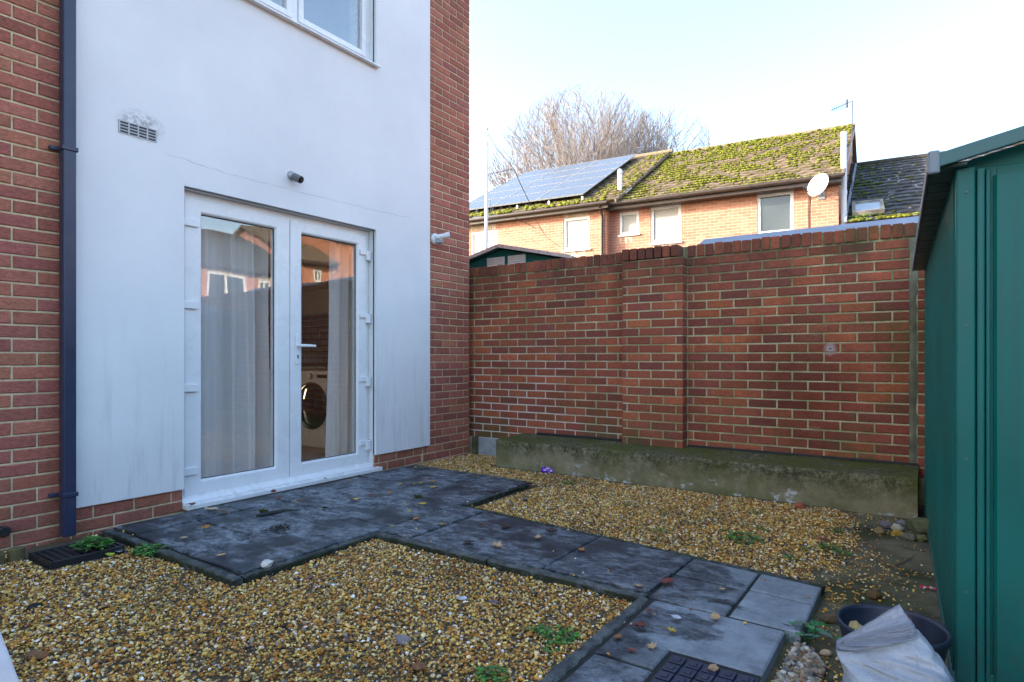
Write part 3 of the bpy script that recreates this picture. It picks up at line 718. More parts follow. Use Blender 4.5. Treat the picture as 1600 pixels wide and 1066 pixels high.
# french door
XF = -4.14                                                    # outer frame face
def fr(mb, x0, x1, y0, y1, z0, z1, w, wt=None, wb=None):
    wt = wt or w; wb = wb or w
    mb.box(x0, x1, y0, y0+w, z0, z1); mb.box(x0, x1, y1-w, y1, z0, z1)
    mb.box(x0, x1, y0+w, y1-w, z1-wt, z1); mb.box(x0, x1, y0+w, y1-w, z0, z0+wb)
m = MB(); fr(m, -4.205, XF-.006, DY0+.005, DY1-.005, 0.085, DZ1-.005, 0.045, 0.07, 0.045)
fd = ob('door_frame', m, MAT['upvc'], house, bevel=0.004)
m = MB(); m.box(-4.2, -4.005, DY0-.0, DY1-.0, 0.051, 0.084); m.box(-4.073, -4.005, DY1, DY1+.035, 0.051, 0.084)
m.prism([(-4.15, .0845), (-4.075, .0845), (-4.10, .115), (-4.15, .125)], 'y', DY0+.004, DY1-.004)
ob('door_sill', m, MAT['upvc'], fd, bevel=0.005)
def leaf(y0, y1, gy0, gy1, hinge_left):
    z0, z1, gz0, gz1 = 0.118, DZ1-.055, 0.218, 2.045
    m = MB(); d = ob('door_leaf', MB_frame(y0, y1, z0, z1, gy0, gy1, gz0, gz1), MAT['upvc'], house, bevel=0.006)
    p = MB(); p.box(XF-.022, XF-.018, gy0-.006, gy1+.006, gz0-.006, gz1+.006); 
    pn = MB(); pn.add([(XF-.02, gy0-.004, gz0-.004), (XF-.02, gy1+.004, gz0-.004), (XF-.02, gy1+.004, gz1+.004), (XF-.02, gy0-.004, gz1+.004)], [(0, 1, 2, 3)])
    ob('pane', pn, MAT['glass'], d)
    s = MB(); t = .005
    s.box(XF-.016, XF-.011, gy0-.001, gy0+t, gz0, gz1); s.box(XF-.016, XF-.011, gy1-t, gy1+.001, gz0, gz1); s.box(XF-.016, XF-.011, gy0+t, gy1-t, gz1-t, gz1+.001); s.box(XF-.016, XF-.011, gy0+t, gy1-t, gz0-.001, gz0+t)
    ob('seal', s, MAT['rubber'], d)
    for z in (0.284, 0.846, 1.408, 1.966):
        h = MB()
        if hinge_left:
            h.box(XF+.011, XF+.033, y0-.015, y0+.085, z-.022, z+.030)
        else:
            h.box(XF+.011, XF+.030, y1-.085, y1+.004, z-.004, z+.040); h.box(XF+.011, XF+.040, y1-.020, y1+.026, z-.048, z+.038)
        ob('hinge', h, MAT['upvc'], d, bevel=0.004)
    return d
def MB_frame(y0, y1, z0, z1, gy0, gy1, gz0, gz1):
    m = MB(); x0, x1 = XF-.06, XF+.012
    b = 0.012
    # mitred sash: outer ring, sloping bead towards the glass
    O = [(y0, z0), (y1, z0), (y1, z1), (y0, z1)]; I = [(gy0-b, gz0-b), (gy1+b, gz0-b), (gy1+b, gz1+b), (gy0-b, gz1+b)]; J = [(gy0, gz0), (gy1, gz0), (gy1, gz1), (gy0, gz1)]
    vs = [(x0, *p) for p in O] + [(x1, *p) for p in O] + [(x1, *p) for p in I] + [(x1-.012, *p) for p in J] + [(x0, *p) for p in J]
    fs = []
    for r in range(4):
        for k in range(4): q = (k+1) % 4; fs.append((r*4+k, r*4+q, r*4+4+q, r*4+4+k))
    for k in range(4): q = (k+1) % 4; fs.append((16+k, 16+q, q, k))
    m.add(vs, fs); return m
dl = leaf(2.152, 2.970, 2.272, 2.846, True)
dr = leaf(2.976, 3.762, 3.086, 3.655, False)
m = MB(); m.box(XF+.012, XF+.024, 3.018, 3.052, 1.005, 1.235); m.tube([(XF+.022, 3.036, 1.150), (XF+.062, 3.036, 1.150)], .010, 12)
m.tube([(XF+.060, 3.026, 1.150), (XF+.062, 3.06, 1.151), (XF+.060, 3.12, 1.150), (XF+.056, 3.180, 1.149)], [.011, .012, .011, .0095], 12)
hd = ob('handle', m, MAT['white_plastic'], dr, smooth=False, bevel=0.003)
m = MB(); m.tube([(XF+.020, 3.036, 1.068), (XF+.0255, 3.036, 1.068)], .008, 12); m.box(XF+.02, XF+.0255, 3.032, 3.040, 1.045, 1.066)
ob('lock', m, MAT['dark_plastic'], dr)
# upstairs window
m = MB(); xf = -4.13
m.box(xf-.06, xf+.0, UY0, UY0+.06, UZ0+.02, UZ1); m.box(xf-.06, xf, UY1-.06, UY1, UZ0+.02, UZ1); m.box(xf-.06, xf, UY0+.06, UY1-.06, UZ0+.02, UZ0+.075); m.box(xf-.06, xf, UY0+.06, UY1-.06, UZ1-.06, UZ1)
m.box(xf-.06, xf, 2.985, 3.045, UZ0+.075, UZ1-.06)
uw = ob('window', m, MAT['upvc'], house, bevel=0.005)
for (a, b) in ((2.12, 2.985), (3.045, 3.75)):
    f = MB(); fr(f, xf-.05, xf+.012, a+.003, b-.003, UZ0+.078, UZ1-.063, .045); ob('sash', f, MAT['upvc'], uw, bevel=0.004)
    p = MB(); p.add([(xf-.02, a+.04, UZ0+.11), (xf-.02, b-.04, UZ0+.11), (xf-.02, b-.04, UZ1-.1), (xf-.02, a+.04, UZ1-.1)], [(0, 1, 2, 3)]); ob('pane', p, MAT['glass_up'], uw)
m = MB(); m.prism([(-4.19, UZ0), (-4.0, UZ0-.02), (-4.0, UZ0-.006), (-4.10, UZ0+.02), (-4.19, UZ0+.022)], 'y', UY0-.005, UY1+.012); ob('window_sill', m, MAT['upvc'], uw, bevel=0.003)
m = MB(); m.box(-8.0, -4.41, 1.2, 4.6, 3.2, 3.25); m.box(-8, -4.41, 1.2, 4.6, 5.2, 5.25); m.box(-8.05, -8.0, 1.2, 4.6, 3.25, 5.2); m.box(-8, -4.41, 1.15, 1.2, 3.25, 5.2); m.box(-8, -4.41, 4.6, 4.65, 3.25, 5.2)
ob('bedroom', m, MAT['room_wall'], house)
# ground-floor room
m = MB(); m.box(-8.0, -4.41, 0.4, 4.90, 2.42, 2.46); m.box(-8.05, -8.0, 0.4, .9, 0.06, 2.42); m.box(-8.05, -8.0, 3.3, 4.90, 0.06, 2.42); m.box(-12, -8.05, .6, 3.6, 2.44, 2.46); m.box(-8, -4.41, 0.35, 0.4, 0.06, 2.42); m.box(-8, -4.41, 4.86, 4.90, 0.06, 2.42)  # back left open towards the added opening that lets sunlight in
m.box(-4.44, -4.405, 0.4, 1.95, 0.06, 2.42); m.box(-4.44, -4.405, 4.1, 4.86, 0.06, 2.42); m.box(-4.44, -4.405, 1.95, 4.1, 2.24, 2.42)
ob('room', m, MAT['room_wall'], house)
m = MB(); m.box(-8, -4.21, 0.4, 4.86, 0.02, 0.058); ob('floor', m, MAT['room_floor'], house)
m = MB(); m.box(-7.9, -4.5, 4.845, 4.856, 0.96, 1.56); ob('splashback', m, MAT['splash'], house)

def curtain(y0, y1, yb0, yb1, lab, ph, amp=0.062, k=36):
    m = MB(); nu, nv = 160, 14; vs = []; fs = []
    for j in range(nv+1):
        t = j/nv; z = 2.20 + (0.075-2.20)*t
        a, b = y0 + (yb0-y0)*t, y1 + (yb1-y1)*t
        for i in range(nu+1):
            s = i/nu; w = (s + 0.05*math.sin(s*7+ph))*(b-a)
            am = amp*(0.55 + 0.6*mnoise.noise((s*6, ph, 0)) + .35*t)
            vs.append((-4.36 + am*(math.sin(w*k + ph + 1.6*mnoise.noise((s*5, t*1.3, ph))) + .35*math.sin(w*k*2.3 + 1.0)), a + s*(b-a) + .012*math.cos(w*k*1.0+ph), z))
    for j in range(nv):
        for i in range(nu): fs.append((j*(nu+1)+i, j*(nu+1)+i+1, (j+1)*(nu+1)+i+1, (j+1)*(nu+1)+i))
    m.add(vs, fs); return ob('curtain', m, MAT['curtain'], label=lab, cat='curtain', group='sheer curtains behind the french doors', smooth=True)
curtain(2.02, 2.90, 2.02, 2.965, 'wide sheer white curtain hanging behind the left glass door', 0.4)
curtain(3.56, 4.05, 3.53, 4.03, 'narrow sheer white curtain beside the washing machine behind the right glass door', 2.1, .03, 75)
wm = thing('washing_machine', 'white front loading washing machine seen through the right glass door', 'washing machine', (-5.65, 4.35, 0.06))
m = MB(); m.box(-5.95, -5.35, 4.35, 4.84, 0.06, 0.915); ob('body', m, MAT['appliance'], wm, bevel=0.012)
Mw = Matrix.Translation((-5.65, 4.35, 0.52)) @ Matrix.Rotation(rad(90), 4, 'X')
m = MB(); m.lathe([(0.262, -.005), (0.262, .02), (0.235, .032), (0.205, .03)], 40, Mw); wd = ob('door_ring', m, MAT['black_glass'], wm, smooth=True)
m = MB(); m.lathe([(0.208, .028), (0.15, .045), (0.07, .055), (0.0005, .057)], 40, Mw); ob('door_glass', m, MAT['black_glass'], wm, smooth=True)
m = MB(); m.box(-5.93, -5.37, 4.344, 4.352, 0.79, 0.90); ob('control_panel', m, MAT['appliance'], wm, bevel=.003)
m = MB(); m.lathe([(0.034, 0), (0.034, .02), (0.028, .026), (0.0005, .026)], 20, Matrix.Translation((-5.66, 4.344, 0.845)) @ Matrix.Rotation(rad(90), 4, 'X')); ob('dial', m, MAT['grey_metal'], wm)
m = MB(); m.box(-5.55, -5.39, 4.338, 4.345, 0.83, 0.865); ob('display', m, MAT['black_glass'], wm)
ku = thing('kitchen_unit', 'beige kitchen base unit with dark worktop beyond the right glass door', 'kitchen unit', (-6.6, 4.6, 0.06))
m = MB(); m.box(-7.9, -5.96, 4.36, 4.84, 0.15, 0.915); m.box(-5.34, -4.6, 4.36, 4.84, 0.15, 0.915); ob('cabinet', m, MAT['cabinet'], ku, bevel=.003)
m = MB(); m.box(-7.95, -4.55, 4.32, 4.843, 0.922, 0.958); ob('worktop', m, MAT['worktop'], ku, bevel=.003)
m = MB(); m.tube([(-5.60, 4.70, .958), (-5.60, 4.70, 1.30), (-5.615, 4.69, 1.345), (-5.65, 4.68, 1.365), (-5.80, 4.62, 1.365), (-5.835, 4.61, 1.35), (-5.845, 4.61, 1.32), (-5.845, 4.61, 1.17)], .012, 10)
ob('tap', m, MAT['chrome'], ku, smooth=True)
dk = thing('dish_rack', 'wire dish rack on the dark worktop above the washing machine', 'dish rack', (-5.9, 4.5, 0.958))
m = MB()
for k in range(14): x = -6.15 + k*.045; m.tube([(x, 4.36, 1.10), (x, 4.37, .99), (x, 4.62, .99), (x, 4.63, 1.10)], .003, 5)
for z in (.99, 1.10): m.tube([(-6.17, 4.36, z), (-5.55, 4.36, z), (-5.55, 4.63, z), (-6.17, 4.63, z), (-6.17, 4.36, z)], .004, 5)
ob('rack', m, MAT['chrome'], dk)
wc = thing('wall_cabinet', 'beige kitchen wall cabinet with bar handle beyond the right glass door', 'cabinet', (-5.9, 4.7, 1.56))
for k in range(4):
    x = -7.3 + .62*k
    m = MB(); m.box(x, x+.612, 4.53, 4.843, 1.56, 2.35); ob('cabinet_door', m, MAT['cabinet'], wc, bevel=.004)
    m = MB(); m.tube([(x+.52, 4.528, 1.63), (x+.52, 4.50, 1.64), (x+.52, 4.50, 1.80), (x+.52, 4.528, 1.81)], .007, 8); ob('handle', m, MAT['dark_plastic'], wc)

# wall-mounted things
sc = thing('security_camera', 'small grey bullet security camera on the render above the french doors', 'security camera', (XR, 2.94, 2.447))
m = MB(); m.lathe([(0.034, 0), (0.034, .012), (0.02, .022), (0.0005, .024)], 24, Matrix.Translation((XR, 2.925, 2.455)) @ Matrix.Rotation(rad(90), 4, 'Y')); ob('mount', m, MAT['grey_metal'], sc, smooth=True)
d = Vector((0.80, 0.20, -0.42)).normalized(); a0 = Vector((XR+.02, 2.93, 2.45))
Mq = Matrix.Translation(a0) @ d.to_track_quat('Z', 'Y').to_matrix().to_4x4()
m = MB(); m.lathe([(0.0005, 0), (0.022, .0), (0.029, .012), (0.029, .080), (0.027, .085), (0.026, .077)], 24, Mq); ob('body', m, simple('camera_grey', (0.12, 0.125, 0.135), 0.4), sc, smooth=True)
m = MB(); m.lathe([(0.026, .077), (0.02, .0775), (0.012, .081), (0.0005, .083)], 24, Mq); ob('lens', m, MAT['black_glass'], sc, smooth=True)
sc = thing('security_camera', 'white security camera on a round base beside the brick corner of the house', 'security camera', (XR, 4.587, 2.237))
m = MB(); m.lathe([(0.058, 0), (0.058, .014), (0.046, .028), (0.03, .036), (0.0005, .04)], 28, Matrix.Translation((XB, 4.60, 2.235)) @ Matrix.Rotation(rad(90), 4, 'Y')); ob('mount', m, MAT['white_plastic'], sc, smooth=True)
m = MB(); m.tube([(XR+.01, 4.60, 2.235), (XR+.05, 4.605, 2.22), (XR+.06, 4.63, 2.225)], [.016, .018, .014], 12); m.tube([(XR+.03, 4.575, 2.245), (XR+.10, 4.625, 2.262)], [.026, .026], 16); m.tube([(XR+.10, 4.625, 2.262), (XR+.135, 4.65, 2.271)], [.029, .031], 16)
ob('body', m, MAT['white_plastic'], sc, smooth=False, bevel=.002)
m = MB(); m.tube([(XR+.02, 4.58, 2.20), (XR+.05, 4.60, 2.205), (XR+.075, 4.62, 2.20)], [.014, .02, .018], 12); ob('sensor', m, MAT['grey_metal'], sc)
m = MB(); q = on_x(4, 830, XB)
m.tube([q + Vector((-.01, 0, 0)), q + Vector((.03, 0, 0)), q + Vector((.034, 0, 0))], [.028, .028, .024], 16)
props(ob('pipe_stub', m, MAT['dark_plastic']), 'black capped pipe stub poking out of the brick wall at the far left', 'pipe stub')
# gully tray at the foot of the drainpipe
gt = thing('drain_tray', 'black plastic gully tray under the dark blue drainpipe', 'drain', (-3.7, 1.37, 0))
m = MB(); x0, x1, y0, y1 = -3.84, -3.565, 1.20, 1.54
m.box(x0, x1, y0, y0+.012, -.02, .050); m.box(x0, x1, y1-.012, y1, -.02, .050); m.box(x0, x0+.012, y0+.012, y1-.012, -.02, .050); m.box(x1-.012, x1, y0+.012, y1-.012, -.02, .050); ob('rim', m, MAT['dark_plastic'], gt, bevel=.003)
m = MB(); m.box(x0+.013, x1-.013, y0+.013, y1-.013, .0, .036)
for k in range(9): y = y0+.03+k*.035; m.box(x0+.02, x1-.02, y, y+.012, .036, .044)
ob('grating', m, MAT['rubber'], gt)
for k in range(5):
    y = 1.185 - k*.083; m = MB()
    m.tube([(-3.86, y-.03, -.05), (-3.86, y-.03, .075 + R.uniform(-.01, .012)), (-3.86, y-.03, .083)], [.036, .036, .028], 12)
    props(ob('edging_post', m, MAT['wood'], smooth=False), ['mossy timber edging post touching the black drain tray', 'mossy timber edging post second from the black drain tray', 'mossy timber edging post third from the black drain tray', 'mossy timber edging post fourth from the black drain tray', 'mossy timber edging post farthest from the black drain tray'][k], 'edging post', 'row of timber edging posts along the house wall')

# ------------------------------------------------------------------ garden wall
gw = thing('garden_wall', 'long mossy red brick garden wall with a central pier and brick-on-edge coping', 'wall', (-2.0, 5.25, 0))
m = MB(); m.box(-4.6, 2.6, 5.256, 5.46, 0.0, 1.922); m.box(-2.284, -1.736, 5.136, 5.256, 0.28, 1.922); ob('core', m, MAT['garden_mortar'], gw)
m = MB(); WY = 5.25
lay(m, (0, WY, 0), (1, 0, 0), (0, -1, 0), rects(-4.6, -2.295, 0.2, 23, off=.03, bl=.2138, bh=.0638, g=.0112), GB)
lay(m, (0, WY, 0), (1, 0, 0), (0, -1, 0), rects(-1.725, -0.11, 0.2, 23, off=.06, bl=.2138, bh=.0638, g=.0112), GB)
lay(m, (0, WY, 0), (1, 0, 0), (0, -1, 0), rects(-0.06, 2.6, 0.2, 23, off=.16, bl=.2138, bh=.0638, g=.0112), GB)
ob('brick_face', m, MAT['garden_brick'], gw)
m = MB(); lay(m, (0, WY-.12, 0), (1, 0, 0), (0, -1, 0), rects(-2.29, -1.73, 0.275, 22, off=.06, bl=.2138, bh=.0638, g=.0112), GB)
lay(m, (-1.73, 0, 0), (0, 1, 0), (1, 0, 0), rects(5.131, 5.25, 0.275, 22, off=.0), GB, depth=.006)
lay(m, (-2.29, 0, 0), (0, 1, 0), (-1, 0, 0), rects(5.131, 5.25, 0.275, 22, off=.0), GB, depth=.006)
ob('pier', m, MAT['garden_brick'], gw)
m = MB(); GBD = [tuple(c*1.0 for c in p) for p in GB]
def coping(x0, x1, y0, y1, z0=1.928, h=.103):
    x = x0
    while x < x1 - .03:
        w = min(.065, x1-x); dz = R.uniform(-.006, .004); k = R.uniform(.8, 1.15); c = R.choice(GBD); y = R.uniform(-.004, .004)
        M2 = Matrix.Translation((x+w/2, 0, z0)) @ Matrix.Rotation(R.uniform(-.02, .02), 4, 'Y') @ Matrix.Translation((-(x+w/2), 0, -z0))
        m.box(x, x+w, y0+y, y1, z0, z0+h+dz, tuple(q*k for q in c), M2); x += .0755
coping(-4.6, -2.30, WY-.004, 5.465); coping(-2.29, -1.735, WY-.125, 5.465); coping(-1.725, -.068, WY-.004, 5.465); coping(-.05, 2.6, WY-.004, 5.465)
ob('coping', m, MAT['garden_brick'], gw, bevel=.006)
m = MB(); m.box(-4.6, 2.6, WY+.008, 5.45, 1.92, 2.022); ob('coping_joint', m, MAT['garden_mortar'], gw)
m = MB()
vs = []; nn = 40
for i in range(nn+1):
    z = .2+1.72*i/nn; vs += [(-.112+R.uniform(-.008, .008), WY+.003, z), (-.088, WY-.002+R.uniform(-.003, .003), z), (-.064+R.uniform(-.008, .008), WY+.004, z)]
m.add(vs, [(3*i+k, 3*i+k+1, 3*i+k+4, 3*i+k+3) for i in range(nn) for k in range(2)]); ob('expansion_joint', m, simple('joint_sealant', (0.14, 0.15, 0.10), .9, var=.4, vscale=9, bmp=.5, bscale=80), gw)
# footing and the cast plinth in front of it
m = MB(); m.box(-4.03, -3.30, 5.235, 5.27, -.05, .195); props(ob('wall_footing', m, simple('grey_concrete', (0.30, 0.32, 0.34), .9, var=.25, vscale=7, bmp=.5, bscale=60, grime=((.06, .07, .05), .6)), bevel=.004), 'grey concrete footing block under the left end of the garden wall', 'footing')
m = MB(); m.box(-4.045, -4.0, 5.17, 5.232, -.05, .21); props(ob('timber_post', m, MAT['wood'], bevel=.004), 'short dark timber stub between the house corner and the garden wall', 'post')
m = MB(); nx, nz = 120, 8; vs = []; fs = []
prof = [(4.755, -.05), (4.752, .06), (4.748, .16), (4.745, .235), (4.752, .262), (4.775, .270), (4.92, .275), (5.08, .280), (5.245, .282)]
for i in range(nx+1):
    x = -3.42 + (3.42-.055)*i/nx
    for (y, z) in prof:
        k = mnoise.noise((x*3.1, y*3, z*6)) * .007 + mnoise.noise((x*17, y*9, z*21)) * .003
        vs.append((x, y+k, z+k*.6))
npf = len(prof)
for i in range(nx):
    for k in range(npf-1): fs.append((i*npf+k, (i+1)*npf+k, (i+1)*npf+k+1, i*npf+k+1))
b0 = len(vs); vs += [(-3.42, 5.245, -.05), (-.055, 5.245, -.05)]
fs += [tuple(range(npf)) + (b0,), tuple(nx*npf+k for k in range(npf))[::-1] + (b0+1,)]
m.add(vs, fs); props(ob('concrete_plinth', m, MAT['plinth'], smooth=False), 'low mossy concrete plinth running along the foot of the garden wall', 'plinth')
m = MB(); m.box(-3.25, -2.30, 5.2, 5.25, .285, .30); m.box(-1.72, -.06, 5.225, 5.25, .285, .30); ob('gap_shade_strip', m, MAT['rubber'], gw)  # dark strips standing in for the shaded gap above the plinth

# ------------------------------------------------------------------ the green metal shed on the right
shed = thing('garden_shed', 'large green corrugated metal shed with pale roof edge at the right side of the yard', 'shed', (0.079, 2.40, 0.0), rad(1.9))
def sob(name, mb, mat, parent=None, **k): return ob(name, mb, mat, parent or shed, local=True, **k)
SH, SD, SWd = 1.68, 2.62, 2.0
m = MB(); poly = []                                            # ribbed side sheet, profile in plan
y = 0.035
poly.append((0.0, y))
while y < SD-.04:
    for (dy, dx) in ((.030, .0), (.006, -.011), (.014, -.011), (.006, .0)):
        y += dy; poly.append((dx, y))
vs = [(x, yy, .03) for x, yy in poly] + [(x, yy, SH) for x, yy in poly]; n = len(poly)
m.add(vs, [(i, i+1, n+i+1, n+i) for i in range(n-1)]); sob('side_wall', m, MAT['green'])
m = MB(); m.box(-.006, .045, -.004, .032, .03, SH-.02); sob('corner_post', m, MAT['green'], bevel=.005)
for z in (.32, .74, 1.16, 1.58): m = MB(); m.tube([(.020, -.003, z), (.020, -.0075, z)], .0045, 8); sob('screw', m, MAT['green_trim'])
for (ya, yb, za, zb) in ((.03, .05, 1.52, 1.66), (.012, .03, .02, .07)): m = MB(); m.box(.0, SWd, ya, yb, za, zb); sob('door_rail', m, MAT['green'], bevel=.003)
m = MB(); m.box(.04, .10, .024, .031, .03, SH-.02); m.box(.047, .066, -.012, .024, .03, SH-.03); m.box(.070, .082, .004, .024, .03, SH-.03); sob('door_post', m, MAT['green'], bevel=.004)
def panel(x0, x1):
    m = MB(); pts = [(x0, .028), (x0, .012), (x0+.008, .004)]
    x = x0+.008
    while x < x1-.13:
        pts += [(x+.10, .004), (x+.106, -.006), (x+.122, -.006), (x+.128, .004)]; x += .128
    pts += [(x1-.008, .004), (x1, .012), (x1, .028)]
    k = len(pts); vs = [(a, b, .04) for a, b in pts] + [(a, b, 1.625) for a, b in pts]
    m.add(vs, [(i, i+1, k+i+1, k+i) for i in range(k-1)]); return m
for (a, b) in ((.090, .86), (.87, 1.62)):
    dd = sob('door', panel(a, b), MAT['green'])
    h = MB(); h.box((b-.06) if a < .5 else a+.03, (b-.03) if a < .5 else a+.06, -.035, .004, .85, 1.0); sob('handle', h, MAT['dark_plastic'], dd, bevel=.004)
m = MB(); m.box(1.63, SWd, .0, .03, .03, SH); m.box(SWd-.02, SWd, .03, SD, .03, SH); m.box(.0, SWd-.02, SD-.02, SD, .03, SH); sob('wall', m, MAT['green'])
m = MB(); slope = .215; rx = SWd/2                             # gable front
m.prism([(.0, SH-.03), (SWd, SH-.03), (SWd, SH), (rx, SH+slope*rx), (.0, SH)], 'y', .032, .045); sob('gable', m, MAT['green'])
m = MB()
for sgn in (0, 1):
    xs = [(-.075 + i*(rx+.075)/26) for i in range(27)]
    for j in range(44):
        y0, y1 = -.05 + j*(SD+.09)/44, -.05 + (j+1)*(SD+.09)/44
        zo = lambda j: .010 if j % 2 else 0.0
        xa, xb2 = -.075, rx
        za, zb = SH + slope*xa + .012 + zo(j), SH + slope*xb2 + .012 + zo(j)
        if sgn: P = [(SWd-xa, y0, za), (SWd-xa, y1, za), (SWd-xb2, y1, zb), (SWd-xb2, y0, zb)]
        else: P = [(xa, y0, za), (xa, y1, za), (xb2, y1, zb), (xb2, y0, zb)]
        m.add(P + [(a, b, c-.004) for a, b, c in P], [(0, 1, 2, 3), (7, 6, 5, 4), (0, 1, 5, 4), (1, 2, 6, 5), (2, 3, 7, 6), (3, 0, 4, 7)])
sob('roof', m, MAT['dark_green'])
m = MB()
for j in range(40):
    y0 = -.04 + j*(SD+.08)/40; m.box(-.072, .02, y0, y0+.065, SH-.0235-.001*(j % 2), SH-.020)
m.box(-.074, .02, -.045, SD+.045, SH-.021, SH-.012)
sob('soffit', m, MAT['dark_green'])
m = MB()
def slopebox(xa, xb2, y0, y1, h0, h1, mir):
    f = (lambda x: SWd-x) if mir else (lambda x: x)
    P = []
    for (x) in (xa, xb2):
        for (yy) in (y0, y1):
            for h in (h0, h1): P.append((f(x), yy, SH+slope*x+h))
    m.add(P, [(0, 1, 3, 2), (4, 6, 7, 5), (0, 4, 5, 1), (2, 3, 7, 6), (0, 2, 6, 4), (1, 5, 7, 3)])
for mir in (False, True): slopebox(-.052, rx, -.070, -.053, -.014, .030, mir)
sob('verge_trim', m, MAT['green_trim'], bevel=.003)
for (xa, xb2) in ((-.082, -.050), (SWd+.05, SWd+.082)): m = MB(); m.box(xa, xb2, -.074, -.052, SH-.045, SH+.028); sob('end_cap', m, MAT['trim_grey'], bevel=.006)
m = MB(); m.box(-.083, -.076, -.05, SD+.05, SH-.030, SH+.016); sob('eave_trim', m, MAT['trim_grey'], bevel=.002)
m = MB(); m.box(-.02, SWd+.02, .0, SD+.02, .005, .032); m.v = [(x if x > 0 else -.016, y, z) for x, y, z in m.v]; sob('base_rail', m, MAT['green_trim'])

# ------------------------------------------------------------------ litter and small things in the yard
col_ = lambda *c: tuple(c)
LC = dict(yellow=(0.50, 0.34, 0.03), olive=(0.30, 0.28, 0.03), orange=(0.38, 0.16, 0.03), brown=(0.17, 0.08, 0.035), tan=(0.42, 0.28, 0.14), dark=(0.045, 0.025, 0.018), red=(0.17, 0.035, 0.022), pink=(0.30, 0.16, 0.13), grey=(0.20, 0.18, 0.2), pale=(0.45, 0.34, 0.24), teal=(0.16, 0.36, 0.30), white=(0.5, 0.52, 0.58), mauve=(0.12, 0.085, 0.10), green=(0.28, 0.36, 0.04))
def leaf_mesh(size, col, lobed, curl, seed):
    r = random.Random(seed); m = MB(); n = 14
    W_ = .36 if not lobed else .48
    rim = []
    for k in range(n):
        w = 2*math.pi*k/n
        rr = 1.0
        if lobed: rr = (1.0 if k % 2 == 0 else .55) * r.uniform(.8, 1.1)
        else: rr = r.uniform(.9, 1.08)
        rim.append((math.cos(w)*.5*rr, math.sin(w)*W_*rr))
    def zc(x, y): return curl*(x*x*1.3 + y*y*2.4 + .35*x*y) + .03*r.uniform(-1, 1)
    vs = [Vector((0, 0, 0))]
    for f in (.5, 1.0):
        for (x, y) in rim: vs.append(Vector((x*f, y*f, zc(x*f, y*f))))
    fs = [(0, 1+k, 1+(k+1) % n) for k in range(n)] + [(1+k, 1+n+k, 1+n+(k+1) % n, 1+(k+1) % n) for k in range(n)]
    vs = [v*size for v in vs]
    top = [v + Vector((0, 0, .0012)) for v in vs]
    m.add(top, fs, col)
    m.tube([(.45*size, 0, .003), (.62*size, .03*size, .006), (.85*size, .10*size, .004)], [.0014, .0011, .0008], 5, tuple(c*.7 for c in col))
    return m
def leaf_at(u, y, c, size, where, z=PZ+.006, lobed=False, curl=.35, lab=None, grp='fallen leaves'):
    sd = int(u*7 + y*13); r = random.Random(sd)
    p = gp(u, y, z)
    k = r.uniform(.8, 1.2); cc = tuple(q*k for q in LC[c])
    o = ob('fallen_leaf', leaf_mesh(size*.88, cc, lobed, curl*r.uniform(.5, 1.4), sd), MAT['leaf'], smooth=True, recalc=False)
    o.location = p + Vector((0, 0, .002)); o.rotation_euler = (r.uniform(-.15, .15), r.uniform(-.15, .15), r.uniform(0, 6.28))
    props(o, lab or f'{where}', 'leaf', grp); return o
gpat, gpath, ggr = 'fallen leaves on the patio', 'fallen leaves on the path', 'fallen leaves on the gravel'
